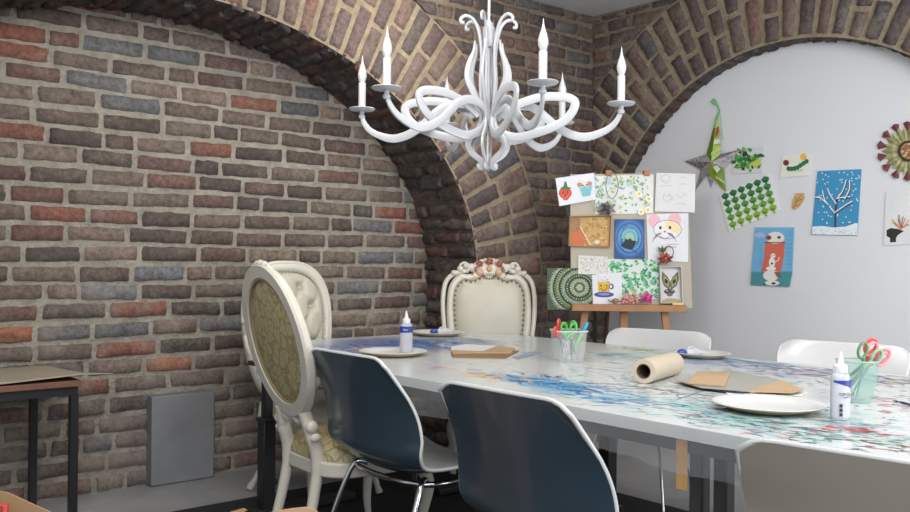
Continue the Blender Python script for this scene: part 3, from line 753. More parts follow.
# oval-backed gold chair (near left)
def oval_chair():
    loc = ath(277, 330, 0)
    p = Vector((277-455, 0, 0)); z = 3.5; loc = aty(277, 400, z); loc.z = 0; loc = loc+Vector((-math.sin(rzC-.06), math.cos(rzC-.06), 0))*.339
    t = thing('oval_back_chair', 'cream oval-backed chair in gold damask, seen from behind at the table corner', 'chair', loc, rzC-.06)
    n = 48; cz_, rz_, rx_ = .865, .305, .258
    ol = [(rx_*math.cos(2*PI*i/n), cz_+rz_*math.sin(2*PI*i/n)) for i in range(n)]
    il = [((rx_-.062)*math.cos(2*PI*i/n), cz_+(rz_-.062)*math.sin(2*PI*i/n)) for i in range(n)]
    mb = MB(); P = back_frame(mb, ol, il, .25, .04, CREAM, -.235, .12)
    fr = mb.build('back_frame', CREAM, t, angle=35)
    # carved crest
    cr_ = MB(); cp = []
    for i in range(-14, 15):
        x = i*.0062; zt = cz_+rz_*math.sqrt(max(0, 1-(x/rx_)**2)); cp.append(P(x, zt-.004+.004*math.cos(i*1.3), 0))
    cr_.tube(cp, [.006+.010*math.cos(i/14*PI/2) for i in range(-14, 15)], 10); cr_.build('crest', CREAM, fr)
    pad(t, 'backrest_pad', il, P, .03, DAM, 0, cz_); pad(t, 'rear_panel', il, P, -.014, DAM, 0, cz_)
    MB().tube([P(x, z_, -.012) for x, z_ in il], .005, 6, closed=True).build('piping', mat('gold_piping', (150,134,92), .5), t)
    # stiles with scroll between oval and seat, running on into the rear legs
    for sx in (-1, 1):
        st = MB().tube(spline([P(sx*.10, cz_-rz_+.035, 0), P(sx*.115, cz_-rz_-.03, 0), P(sx*.12, .50, 0), P(sx*.125, .40, 0), Vector((sx*.13, -.245, .25)), Vector((sx*.145, -.30, .012))], 6), [.026]*12+[.028]*8+[.024-.0006*k for k in range(11)], 10).build('rear_leg', CREAM, t)
        MB().sphere(P(sx*.138, .54, 0), (.02, .026, .026)).sphere(P(sx*.152, .50, 0), (.014, .024, .017)).build('scroll', CREAM, st)
    MB().tube(spline([P(-.1, cz_-rz_+.012, 0), P(-.05, cz_-rz_-.012, 0), P(0, cz_-rz_+.004, 0), P(.05, cz_-rz_-.012, 0), P(.1, cz_-rz_+.012, 0)], 5), .016, 8).build('lower_crest', CREAM, t)
    seat_pad(t, .245, -.235, .26, .40, .10, DAM)
    mb = MB(); n2 = 40; so = []
    for i in range(n2):
        a = 2*PI*i/n2; so.append((math.copysign(abs(math.cos(a))**.55, math.cos(a))*.25, .012+math.copysign(abs(math.sin(a))**.55, math.sin(a))*.25))
    mb.prism(so, .345, .405); mb.build('seat_rail', CREAM, t, bevel=.008)
    for sx in (-1, 1): cabriole(t, sx*.205, .2, .35, CREAM)
    return t
oval_chair()

def high_chair(label, loc, rz, kind):
    t = thing('tufted_chair' if kind == 'tuft' else 'throne_chair', label, 'chair', loc, rz)
    n = 64
    if kind == 'tuft':
        def o_(a, rx, top, bot, e=1):
            c_, s_ = math.cos(a), math.sin(a)
            if s_ >= 0: return (rx*math.copysign(abs(c_)**.72, c_), .86+(top-.86)*abs(s_)**.8)
            return (rx*math.copysign(abs(c_)**.55, c_)*(1-.14*abs(s_)), .86-(.86-bot)*abs(s_)**.8)
        ol = [o_(2*PI*i/n, .27, 1.165, .44) for i in range(n)]; il = [o_(2*PI*i/n, .226, 1.118, .49) for i in range(n)]
        cz_ = .84
    else:
        sh = [(0,1.135),(.045,1.128),(.085,1.108),(.12,1.10),(.16,1.105),(.195,1.08),(.222,1.03),(.228,.93),(.218,.8),(.2,.66),(.19,.56),(.16,.53),(.08,.52)]
        il0 = [tuple(p) for p in [(x, z) for x, z in [(q.x, q.y) for q in spline([Vector((a_, b__, 0)) for a_, b__ in sh], 3)]]]
        il = il0+[(0, .52)]+[(-x, z) for x, z in reversed(il0[1:])]
        ol = []
        for x, z in il:
            v = Vector((x, z-.84)); k = 1+.046/v.length; ol.append((x*k, .84+(z-.84)*k))
        cz_ = .84
    mb = MB(); P = back_frame(mb, ol, il, .10, .06, CREAM, -.23)
    fr = mb.build('back_frame', CREAM, t, angle=60)
    if kind == 'tuft':
        bt = []
        for r_, zz in enumerate((1.03, .93, .83, .73, .63)):
            for xx in ((-.13, 0, .13) if r_ % 2 else (-.065, .065)): bt.append((xx, zz))
        def tf(x, z):
            d = sum(.034*math.exp(-((x-a_)**2+(z-b__)**2)/.0008) for a_, b__ in bt)
            d += .012*math.exp(-(min(abs(((x/.07)+(z-.93)/.10) % 2-0), abs(((x/.07)+(z-.93)/.10) % 2-2))/.22)**2)*1+.012*math.exp(-(min(abs(((x/.07)-(z-.93)/.10) % 2), abs(((x/.07)-(z-.93)/.10) % 2-2))/.22)**2)
            return d
        n_ = len(il); big = []
        for i in range(n_): big += [il[i], tuple((Vector(il[i])+Vector(il[(i+1) % n_]))/2)]
        K = 26
        def fn(u, v):
            k = u*len(big); i = int(k) % len(big); q = Vector(big[i]).lerp(Vector(big[(i+1) % len(big)]), k-int(k)); s = 1-v
            x = q.x*s; z = cz_+(q.y-cz_)*s; d = .06*math.sqrt(max(0, 1-s**4))-tf(x, z)*min(1, (1-s)*5); return P(x, z, d)
        MB().grid(fn, len(big), K).build('backrest_pad', LEATHER, t, angle=180)
        for a_, b__ in bt: bead(t, 'button', P(a_, b__, .03), (.009, .006, .009), LEATHER)
        studs(t, 'studs', il, P, .026, .0045, PEARL, .022)
        # carved top edge
        MB().tube([P(x, z, .012) for x, z in ol if z > .7], .012, 8).build('moulding', CREAM, fr)
    else:
        pad(t, 'backrest_pad', il, P, .05, LEATHER, 0, cz_)
        inn_ = []
        for x, z in il:
            v = Vector((x, z-.84)); k = 1-.006/v.length; inn_.append((x*k, .84+(z-.84)*k))
        studs(t, 'studs', inn_, P, .026, .006, STUD, .031)
        # outer carved side bars standing off the pad
        for sx in (-1, 1):
            MB().tube(spline([P(sx*.13, 1.165, .0), P(sx*.21, 1.15, .0), P(sx*.272, 1.10, .0), P(sx*.294, 1.0, 0), P(sx*.290, .86, 0), P(sx*.268, .68, 0), P(sx*.26, .5, 0)], 6), [.016]*10+[.0155]*27, 10).build('side_bar', CREAM, t)
            mb = MB(); mb.sphere(P(sx*.185, 1.175, .01), (.022, .02, .022)).sphere(P(sx*.15, 1.195, .01), (.018, .018, .02)).sphere(P(sx*.225, 1.15, .01), (.02, .02, .018)).sphere(P(sx*.115, 1.185, .01), (.028, .02, .026))
            mb.tube([P(sx*(.16+.03*math.cos(a/10*2*PI)), 1.185+.03*math.sin(a/10*2*PI), .02) for a in range(9)], .008, 8)
            mb.build('scroll', CREAM, t)
        PO = P; P = lambda x, z, d: PO(x*1.42, 1.165+(z-1.165)*1.12, d)
        mb = MB()
        for i in range(-6, 7):
            a = PI/2+i*PI/13; mb.sphere(P(.075*math.cos(a), 1.16+.075*math.sin(a)*.85, .012), (.017, .02, .017), CREAM, 9, 6)
        mb.sphere(P(0, 1.17, 0), (.085, .022, .055), CREAM, 16, 8)
        cr_ = mb.build('crest', None, t)
        RED = mat('rose_red_paint', (156, 82, 66), .4); GLD = mat('pale_peach_paint', (206, 160, 124), .4)
        mb = MB()
        for x, z, r_ in ((-.045, 1.205, .02), (0, 1.217, .022), (.045, 1.205, .02)):
            mb.sphere(P(x, z, .026), (r_, .012, r_*.85), None, 10, 6)
            for k in range(6): mb.sphere(P(x+r_*.6*math.cos(k*1.26), z+r_*.6*math.sin(k*1.26), .034), (r_*.4, .008, r_*.4), None, 7, 5)
            mb.build('painted_rose', RED, cr_); mb = MB()
        mb = MB()
        for x in (-.042, .042): mb.sphere(P(x, 1.155, .028), (.026, .012, .022), None, 10, 6)
        mb.sphere(P(0, 1.175, .03), (.018, .012, .02)); mb.build('painted_shell', GLD, cr_)
        BRN = mat('brown_paint', (120, 84, 60), .5)
        for k in range(9): a = PI*(1+k/8); bead(cr_, 'painted_leaf', P(.03*math.cos(a), 1.15+.03*math.sin(a), .03), .006, BRN)
        for sx in (-1, 1):
            for k in range(5): bead(cr_, 'painted_leaf', P(sx*(.07+.008*math.sin(k)), 1.13+k*.013, .026), .006, BRN)
        P = PO
    SM = LEATHER
    SW = .235 if kind == 'tuft' else .27
    seat_pad(t, SW, -.22, .27, .41, .10, SM)
    so = []
    for i in range(40):
        a = 2*PI*i/40; so.append((math.copysign(abs(math.cos(a))**.55, math.cos(a))*(SW+.005), .02+math.copysign(abs(math.sin(a))**.55, math.sin(a))*.26))
    MB().prism(so, .34, .415).build('seat_rail', CREAM, t, bevel=.01)
    for sx in (-1, 1):
        cabriole(t, sx*(SW-.045), .22, .35, CREAM, .035 if kind != 'tuft' else .01); cabriole(t, sx*(SW-.06), -.2, .45, CREAM, .01, .03)
    return t
pt = aty(318, 300, 4.52); pt.z = 0
high_chair('white framed chair with deep-buttoned cream back, behind the gold oval chair', pt, math.atan2(-E2.x, E2.y)+.08, 'tuft')
pt = aty(493, 300, 5.15); pt.z = 0
th_ = high_chair('cream carved throne chair with red rose crest at the far table side', pt, PI+.05, 'throne')

th_.scale = (.95, .95, .965)
# ------------------------------------------------------------ flat art
def circ(cx, cy, rx, ry=None, n=16, a0=0):
    ry = ry or rx; return [(cx+rx*math.cos(a0+2*PI*i/n), cy+ry*math.sin(a0+2*PI*i/n)) for i in range(n)]
def line(pts, w):
    P = [Vector(p) for p in (spline([Vector((*p, 0)) for p in pts], 4) if len(pts) > 2 else [Vector((*p, 0)) for p in pts])]
    P = [Vector((p.x, p.y)) for p in P]; A, B = [], []
    for i, p in enumerate(P):
        d = P[min(i+1, len(P)-1)]-P[max(i-1, 0)]
        d = d.normalized() if d.length else Vector((1, 0)); n = Vector((-d.y, d.x))*w/2; A.append(tuple(p+n)); B.append(tuple(p-n))
    return A+B[::-1]
def leafp(x, y, l, w, a):
    c, s = math.cos(a), math.sin(a); return [(x+c*u*l-s*v*w, y+s*u*l+c*v*w) for u, v in ((0,0),(.3,.5),(.65,.42),(1,0),(.65,-.42),(.3,-.5))]
def art(name, label, cat, plane, quad, rgb, shapes=(), th=.0025, off=.003, group=None, edge=None, curl=0, parent=None, build=True):
    P0, N = plane; mb = MB(); base = P0+N*off
    m0 = paint(rgb); c = [atp(x, y, base, N) for x, y in quad]; n = len(c)
    f = [p+N*th for p in c]; mb.add(c+f, [tuple(range(n)), tuple(range(n, 2*n))[::-1]]+[(i, (i+1) % n, n+(i+1) % n, n+i) for i in range(n)], edge or m0)
    mb.add([p+N*.0002 for p in f], [tuple(range(n))[::-1]], m0)
    for k, (col, pts) in enumerate(shapes):
        z = base+N*(th+.0005+min(.0003, .006/len(shapes))*k)
        v = [atp(x, y, z, N) for x, y in pts]; mb.add(v, [tuple(range(len(v)))], paint(col))
    o = mb.build(name, None, parent, smooth=False)
    if not parent: tag(o, label, cat, group)
    return o
RA_ = random.Random(11)
WALLP = (W(INF, 0, 0), -E1)
g = [(40,120,60),(70,150,70),(120,170,60),(30,90,50)]
sh = []
for k in range(60):
    a, r = RA_.uniform(0, 6.28), RA_.uniform(0, 1)**.5; x, y = 748+12.5*r*math.cos(a), 160.5+10.5*r*math.sin(a)
    sh.append((RA_.choice(g+[(20,60,40)]), leafp(x, y, RA_.uniform(4, 8), 3.6, RA_.uniform(0, 6.28))))
sh.append(((190,200,90), [(751,163),(761,158),(760,165),(754,168)]))
art('leaf_print', 'small green cabbage leaf print right behind the paper star', 'artwork', WALLP, [(733.7,149),(763.8,147),(762.7,172.7),(732.6,173.8)], (208,208,206), sh)
sh = []
for i in range(6):
    for j in range(5):
        u, v = (i+.6)/6.4, (j+.6)/5.4
        x = 719.2+(770.5-719.2)*u+(729.5-719.2)*v; y = 194.6+(173.3-194.6)*u+(232.8-194.6)*v
        top = (28,110,70); bot = (150,190,50); c_ = tuple(int(top[q]+(bot[q]-top[q])*v) for q in range(3)); dk = tuple(int(q*.7) for q in c_)
        sh += [(c_, leafp(x-1.2, y-4, 7.5, 8, 1.2)), (dk, leafp(x-2.4, y+1.5, 5, 2.4, -.3)), (c_, leafp(x, y+3, 3, 2, .4))]
art('leaf_grid_print', 'tilted white sheet printed with rows of green leaf shapes', 'artwork', WALLP, [(719.2,194.6),(770.5,173.3),(780.8,210.2),(729.5,232.8)], (222,223,224), sh)
sh = [((232,178,60), circ(803.3,156.9,3.3)), ((120,34,40), circ(786,162.8,3))]+[((30,110,60), circ(788.5+i*3, 165.8+3*math.sin(1.2+i*.45)-.8*max(0,i-3), 2.2, 2.4, 10)) for i in range(7)]+[((70,90,60), line([(789+i*3,169),(789.5+i*3,171.5)], .5)) for i in range(5)]
art('caterpillar_card', 'small white card with green caterpillar and orange sun', 'artwork', WALLP, [(782.8,155.6),(811.5,153.6),(809.5,175.3),(780,178.2)], (222,220,210), sh)
art('pressed_leaf', 'single small dried yellow and brown leaf fixed to the white wall', 'leaf', WALLP, [(792,208.7),(792.5,200.5),(795.5,193.4),(803.7,192.7),(804.9,198),(800.2,206.3),(795,210)], (196,160,104),
    [((120,70,50), line([(793,208.5),(797,201),(801,195)], .6)), ((170,80,60), line([(797,201),(802.5,199)], .8)), ((120,130,70), line([(795.5,204),(796,197)], .8)), ((170,100,60), line([(794,206.5),(799.5,204.5)], .7))], th=.001)
# folded blue card
sh = [((206,102,84), [(765,242),(784.8,242),(784,256),(781,271.5),(761,271.5),(764,258)]), ((224,220,212), circ(775.5,237.8,9,6)), ((70,60,60), circ(779,237.4,1.8,1.4,10)), ((150,90,80), circ(768.6,237.6,3,2.5,10)), ((50,40,40), circ(768.8,237.6,1.2,1,8)), ((170,180,220), circ(760,235,5.2,2.8,10)),
      ((120,60,60), line([(764,242.6),(785,242.6)], .9)), ((230,228,222), circ(772,262.5,3.2,5,12)), ((230,228,222), circ(773,255.8,2.6,2.4,12)), ((90,90,90), circ(772,263.5,1.2)), ((230,228,222), circ(771,268.5,5,2.2,12)), ((90,80,80), circ(772,255.6,.5)), ((90,80,80), circ(774.4,255.6,.5)), ((230,228,222), line([(775,262),(778.5,260),(779,257)], .9))]
for k in range(9): sh.append(((92,150,190), line([(757+RA_.uniform(0,5), 246+k*2.6), (760+RA_.uniform(0,3), 245.6+k*2.6)], .5))); sh.append(((92,150,190), line([(786, 232+k*4), (792, 231.8+k*4)], .5)))
fc = thing('folded_card', 'blue folded card with white-faced red figure and small cat drawing', 'artwork', atp(772, 255, WALLP[0], WALLP[1]))
fo = fc.location.copy()
for nm_, q_, b_, s_, of in (('upper_panel', [(755.2,227.4),(794.4,227.4),(792.5,271.5),(751.5,272)], (112,172,210), sh, .004),
        ('lower_flap', [(751.5,272),(792.5,271.5),(789.7,286.5),(751,284.8)], (70,140,146), [((222,218,212), circ(771,275.5,8,5.5)), ((224,220,214), circ(772,283,7.5,2.6)), ((60,60,60), circ(773.5,283.4,2.2,1.2)), ((60,60,60), circ(764.5,284,1.4,.9)), ((130,90,80), [(774,272),(780,272),(781,278),(777,277)])], .010)):
    q = art(nm_, '', '', WALLP, q_, b_, s_, off=of, parent=fc); q.location = -fo
# blue winter tree
sh = []
for k in range(70):
    u, v = RA_.random(), RA_.random()*.86; x = 817.7+(861.6-817.7)*u-6*v; y = 171+66*v
    sh.append(((214,228,236), circ(x, y, .75, .75, 6)))
WB, BR_ = (232,236,238), (70,58,56)
def branch(p, w): return [(BR_, line(p, w)), (WB, line([(x-.6, y-.9) for x, y in p], w*.8))]
sh += [(BR_, line([(835,231),(835.5,215),(836.5,203),(838,196)], 1.8))]
for p in ([(835.5,214),(828,205),(821,199),(815.5,198)], [(829,206),(825,200),(823,191)], [(837,205),(831,196),(828,189)], [(837,200),(843,192),(847,180.5)], [(836,213),(846,206),(853,202)], [(838,199),(846,198),(851,197.5)], [(845,200),(850,190),(850,181)]): sh += branch(p, 1.3)
sh += [((222,228,232), [(812.3,226.5),(822,226),(834,227.5),(846,226.5),(853,224),(857.8,223),(857.2,235.2),(811.8,234.4)])]
for k in range(40): sh.append(((160,164,166), circ(813+43*RA_.random(), 229+5*RA_.random(), .5, .5, 5)))
art('winter_tree_painting', 'bright blue painting of a bare tree under falling snow', 'artwork', WALLP, [(817.7,171.2),(861.6,169.2),(857.5,235.6),(811.5,234.8)], (58,140,184), sh)
sh = [((38,38,40), [(886.5,230),(891,228),(898,229),(904,231),(898,235),(896,238),(896,242),(890,242.5),(890,238),(886.5,236)])]
for k in range(16):
    a = -PI/2+RA_.uniform(-1, 1.1); sh.append((RA_.choice([(220,120,60),(230,160,80),(90,90,90),(200,90,60),(110,140,120)]), line([(901,229),(901+math.cos(a)*RA_.uniform(6,15), 229+math.sin(a)*RA_.uniform(6,15))], .7)))
art('branch_drawing', 'white sheet with black ink shape and orange spiky strokes at right edge', 'artwork', WALLP, [(886,192.3),(920,190.5),(920,243.5),(884,245.6)], (212,213,214), sh)

# paper star hung on a ribbon
def relief(name, parent, pts, zs, faces, mats, plane=WALLP):
    """pts px, zs distance from the wall"""
    P0, N = plane; mb = MB()
    v = [atp(x, y, P0+N*z, N) for (x, y), z in zip(pts, zs)]
    for f_, m_ in zip(faces, mats): mb.add([v[i] for i in f_], [tuple(range(len(f_)))], m_)
    o = mb.build(name, None, parent, smooth=False)
    if parent: o.location = -parent.location
    return o
st = thing('paper_star', 'folded paper star of green and grey printed packaging left of leaf print', 'star', atp(712, 165, WALLP[0], WALLP[1]))
GREY = mat('newsprint_grey', (160,154,156), .6, var=.5, vscale=60); LIME = mat('lime_packaging', (150,176,52), .35, var=.15, vscale=30)
GREY2 = mat('newsprint_dark', (122,116,120), .6, var=.6, vscale=70); LIME2 = mat('lime_packaging_dark', (104,134,40), .35, var=.15, vscale=30)
tips = [((717.5,112), LIME, LIME2), ((741,149.5), GREY, GREY2), ((726,192.5), LIME, LIME2), ((695,191), GREY, GREY2), ((684.5,161.3), GREY, GREY2)]
val = [(720.5,154),(724,168),(708,173),(701,169),(706.5,154)]
ctr = (711,162)
for i, (tp, ma, mb_) in enumerate(tips):
    va, vb = val[i-1], val[i]
    relief('star_point', st, [ctr, va, tp, vb], [.05, .018, .006, .018], [(0, 1, 2), (0, 2, 3)], [mb_, ma])
relief('rear_fold', st, [(704,168),(714,178),(711,188)], [.004,.012,.006], [(0,1,2)], [GREY])
# print on the packaging
pr = []
def wallpt(x, y, z): return atp(x, y, WALLP[0]+WALLP[1]*z, WALLP[1])
mb = MB()
for pts, col, z in (([(714.5,140),(719.5,139),(720,143),(713,145)], (226,228,220), .052), ([(716.5,127),(719,126.5),(718.5,133),(714.5,139)], (176,70,50), .052), ([(713,167),(717,165.5),(720.5,169),(717,173)], (222,226,214), .052)):
    mb.add([wallpt(x, y, z) for x, y in pts], [tuple(range(len(pts)))], paint(col))
for q in range(7):
    x, y = 711+q*1.5, 155.5-q*.9
    mb.add([wallpt(*p, .054) for p in line([(x, y), (x+.9, y-3.2)], .7)], [(0,1,2,3)], paint((222,228,204)))
for q in range(5):
    x, y = 716+q*1.8, 176+q*1.2
    mb.add([wallpt(*p, .054) for p in line([(x, y), (x+1.3, y+2.8)], .7)], [(0,1,2,3)], paint((222,228,204)))
o = mb.build('printed_band', None, st, smooth=False); o.location = -st.location
RIB = mat('green_ribbon', (110,190,120), .5, alpha=.85)
mb = MB(); mb.tube([wallpt(*p, .02) for p in [(713.5,98.5),(716.5,103.5),(719.5,111),(716,119),(714.5,128)]], 0, flat=(.011, .001, E1)); mb.tube([wallpt(*p, .02) for p in [(713.5,98.5),(711,102),(714,103.5),(717,105)]], 0, flat=(.009, .001, E1))
mb.tube([wallpt(*p, .018) for p in [(719.5,111),(721,124),(722.5,140)]], .0018, 6)
o = mb.build('ribbon', RIB, st, smooth=False); o.location = -st.location

# dried leaf sunflower at the right edge
fl = thing('dried_leaf_sunflower', 'sunflower collage of dried leaves with burgundy tips, upper right', 'wreath', atp(907, 150, WALLP[0], WALLP[1])); fo = fl.location
LV = mat('dried_leaf_olive', (140,136,92), .7, var=.3, vscale=40); LV2 = mat('dried_leaf_sage', (158,156,116), .7, var=.3, vscale=40); BG = mat('burgundy_petal', (104,44,48), .7, var=.3, vscale=50)
for k in range(22):
    a = 2*PI*k/22; R0, R1 = 8, 24+2*(k % 2)
    pts = leafp(907.5+R0*math.cos(a), 151+R0*math.sin(a), R1-R0, 7.5, a)
    mid = (907.5+(R0+R1)*.5*math.cos(a), 151+(R0+R1)*.5*math.sin(a))
    relief('leaf', fl, pts+[mid], [.006,.008,.008,.012,.008,.008,.018+.003*(k % 2)], [(0,1,6),(1,2,6),(2,3,6),(3,4,6),(4,5,6),(5,0,6)], [LV if k % 2 else LV2]*6)
for k in range(14):
    a = 2*PI*(k+.5)/14; x, y = 907.5+26*math.cos(a), 151+25*math.sin(a)
    relief('tip', fl, [(x-6*math.cos(a), y-6*math.sin(a)), (x+3*math.cos(a)-4.5*math.sin(a), y+3*math.sin(a)+4.5*math.cos(a)), (x+5*math.cos(a), y+5*math.sin(a)), (x+3*math.cos(a)+4.5*math.sin(a), y+3*math.sin(a)-4.5*math.cos(a))], [.008,.012,.02,.012], [(0,1,2),(0,2,3)], [BG, BG])
mb = MB(); mb.add([wallpt(*p, .02) for p in circ(908.5,151,10.5)], [tuple(range(16))], mat('dark_seed_ring', (58,42,34), .8))
mb.add([wallpt(*p, .022) for p in circ(908.5,151,8.2)], [tuple(range(16))], mat('seed_disc', (170,130,92), .8, bump=.8, bscale=150, var=.5, vscale=60))
for k in range(40):
    a, r = RA_.uniform(0, 6.28), 7.5*RA_.random()**.5
    mb.sphere(wallpt(908.5+r*math.cos(a), 151+r*math.sin(a), .023), .005, mat('seed_brown', (150,100,66), .7) if k % 3 else mat('seed_pale', (206,184,150), .7), 6, 4)
o = mb.build('seed_disc', None, fl, smooth=False); o.location = -fo

# ------------------------------------------------------------ easel and what is pinned to its board
YB = 5.25
BP = (Vector((0, YB, 0)), Vector((0, -1, 0)))
OAK = mat('easel_wood', (164,118,80), .55, var=.12, vscale=12)
es = thing('easel', 'wooden easel carrying a beige pinboard in front of the brick pillar', 'easel', ath(628, 300, 0)); e0 = aty(628, 300, YB); es.location = (e0.x, YB, 0)
def E_(px, py, y=YB): p = aty(px, py, y); return (p.x-es.location.x, p.y-es.location.y, p.z)
BX = lambda a, b_, y0, y1: (Vector(((a[0]+b_[0])/2, (y0+y1)/2-YB, (a[2]+b_[2])/2)), (abs(b_[0]-a[0]), y1-y0, abs(a[2]-b_[2])))
c_, d_ = BX(E_(570.5,303.5), E_(683.5,311.5), YB-.075, YB+.03); MB().box(c_, d_).build('shelf', OAK, es, bevel=.003)
for (x0, x1) in ((587,566), (663,682)):
    a_ = Vector(E_(x0, 300, YB)); z = a_.z; a_.y = .0; xb = Vector(E_(x1, 430)).x
    mb = MB(); mb.tube([(a_.x-(xb-a_.x)*1.0, .02, 1.75) if False else (a_.x, .01, .98), (xb, -.02, .0)], 0, flat=(.042, .022, (0,1,0))); mb.build('leg', OAK, es, smooth=False)
MB().tube([(Vector(E_(625,300)).x, .035, 1.66), (Vector(E_(625,300)).x, .035, .25)], 0, flat=(.045, .02, (0,1,0))).build('mast', OAK, es, smooth=False)
mb = MB(); mb.tube([(Vector(E_(617,300)).x, .06, 1.6), (Vector(E_(617,300)).x, .62, .0)], 0, flat=(.035, .02, (1,0,0))); mb.build('rear_leg', mat('dark_wood', (92,66,48), .6), es, smooth=False)
c_, d_ = BX(E_(572,400), E_(676,404), YB-.01, YB+.03); MB().box(c_, d_).build('crossbar', OAK, es, smooth=False)
for x in (608, 646):
    c_, d_ = BX(E_(x-2.5,170.5), E_(x+3,176), YB-.02, YB+.02); MB().box(c_, d_).build('top_clip', mat('clip_wood', (176,120,72), .6), es, bevel=.002)
brd = art('pinboard', 'beige card pinboard standing on the easel shelf, covered in pictures', 'board', BP, [(570,174.5),(687,173),(692,308),(571,308)], (176,168,152), (), th=.008, off=-.008)
brd.location.y = 0
c2_ = art
def pic(*a, **k): return art(a[0], a[1], 'artwork', BP, *a[2:], **k)
# floral sheet
sh = []
for k in range(150):
    x = RA_.choice([598, 604, 613, 622, 632, 637, 645])+RA_.gauss(0, 2.2); y = RA_.uniform(177, 212)
    if 613 < x < 640 and y > 190 and RA_.random() < .4: continue
    sh.append((RA_.choice([(150,180,90),(120,165,110),(180,196,110),(140,190,190),(110,150,140),(190,200,150)]), leafp(x, y, RA_.uniform(2.5, 5.5), 1.8, RA_.uniform(0, 6.28))))
for x, y in ((639,194),(649,199),(648,210),(641,212)): sh += [((240,240,236), circ(x, y, 3.4, 3.2, 9)), ((232,200,60), circ(x, y, 1.8, 1.7, 9))]
sh += [((170,206,216), circ(609,181.5,2.6)), ((170,206,216), circ(629,184,2.4))]
pic('floral_painting', 'wide watercolour of green sprigs and yellow-centred daisies, top middle of pinboard', [(594.7,176),(653.4,174.6),(653,213.4),(594.7,214.4)], (220,222,218), sh, off=.002)
sh = [((206,74,60), circ(565.3,193,6.6,5.8)), ((206,74,60), [(559.5,195),(571,195),(567.5,200.2),(564,200.2)]), ((60,120,60), [(560,188),(563.5,186.5),(564.5,181.5),(566.3,181.5),(567.5,186.5),(571.5,188),(567,190),(565.5,188.6),(563,190)])]
sh += [((240,190,140), circ(565.3+dx, 193+dy, .45, .45, 5)) for dx, dy in ((-4,-1),(4,-1),(-2,3),(2,3.4),(0,5.4),(-3.5,2),(3.8,1.6))]+[((40,30,30), circ(563,192.5,.7)), ((40,30,30), circ(567.6,192,.7)), ((80,30,30), line([(564,194.8),(565.3,195.6),(566.6,194.6)], .5))]
sh += [((226,214,216), circ(584.6,182.6,6.2,5)), ((232,224,226), circ(584.3,178.6,3.6,2.8)), ((190,140,110), circ(579.6,184.6,2.6,2.2)), ((190,140,110), circ(589.6,183.6,2.6,2.2)), ((126,196,200), [(579.8,187.5),(592.4,186),(590,195.4),(582.4,196.4)]), ((40,30,30), circ(583,185.4,.8)), ((40,30,30), circ(586.8,185,.8)), ((190,90,90), circ(585,187,.7))]
sh += [((96,160,168), line([(582.5+i*2.2,188.5),(583.8+i*1.9,195.5)], .35)) for i in range(4)]
pic('fruit_drawing', 'tilted white drawing of smiling strawberry and cupcake, top left', [(555.4,178.4),(594,172.7),(595.9,199.7),(559.3,206.1)], (222,223,228), sh, off=.012)
sh = [((170,170,172), line(p, .35)) for p in ([(660,178),(666,181.5),(671,177)], [(660.5,178),(666,174.6),(671,177.5)], [(661.5,180),(666,183.5),(671,180)], [(680,178),(683,176.5),(686,178)], [(664,193.5),(665,196),(668,196),(669,193.5)], [(664,193.5),(663.5,199),(667,202),(670.5,199),(669,193.5)], [(670,200),(673,198),(671,195)], [(676,194),(681,198),(684,193),(686,196)], [(676,204),(681,203),(686,205)], [(660,186),(672,185.5)], [(679,184),(687,184)])]
pic('pencil_sketch', 'white sheet with faint pencil doodles, top right of the pinboard', [(656.2,172.7),(695.2,174),(694.6,212.5),(654.7,211.5)], (214,214,212), sh, off=.010)
# wooden tray picture
sh = [((196,112,66), [(570.5,246),(570.5,234),(579,227),(590,246)]), ((196,158,96), [(578,226),(590,217.5),(609,217.5),(608.5,245.5),(591,245.5)])]
for k in range(130): 
    x, y = RA_.uniform(583, 608), RA_.uniform(218, 245)
    if y > 1.5*(591-x)+226-10 or x > 590: sh.append((RA_.choice([(180,138,80),(214,178,118),(160,120,70),(206,190,160) if x > 596 and y > 232 else (190,150,90)]), circ(x, y, RA_.uniform(.5, 1.4), None, 6)))
for k in range(7): sh.append(((120,90,80), line([(571, 220+k*2), (575,218.5+k*2), (580,219.5+k*1.4)], .5)))
sh += [((216,206,196), circ(597,242,2.6,2.2)), ((226,216,200), line([(580,226),(590,245)], .8))]
wb = thing('wooden_tray_picture', 'shallow wooden tray collage of orange and golden chips on pinboard left', 'artwork', aty(590, 231, YB)); 
q = art('panel', '', '', BP, [(570.5,217.2),(610.3,216.2),(608.8,246.2),(569.5,245)], (190,150,100), sh, th=.003, off=.002, parent=wb); q.location = -wb.location
mb = MB(); q4 = [aty(*p, YB-.014) for p in [(569.8,216.4),(611,215.5),(609.5,247),(568.7,245.6)]]
mb.tube([Vector(p) for p in q4], 0, flat=(.006, .03, (0,1,0)), closed=True); q = mb.build('rim', mat('birch_ply', (176,136,92), .6), wb, smooth=False); q.location = -wb.location
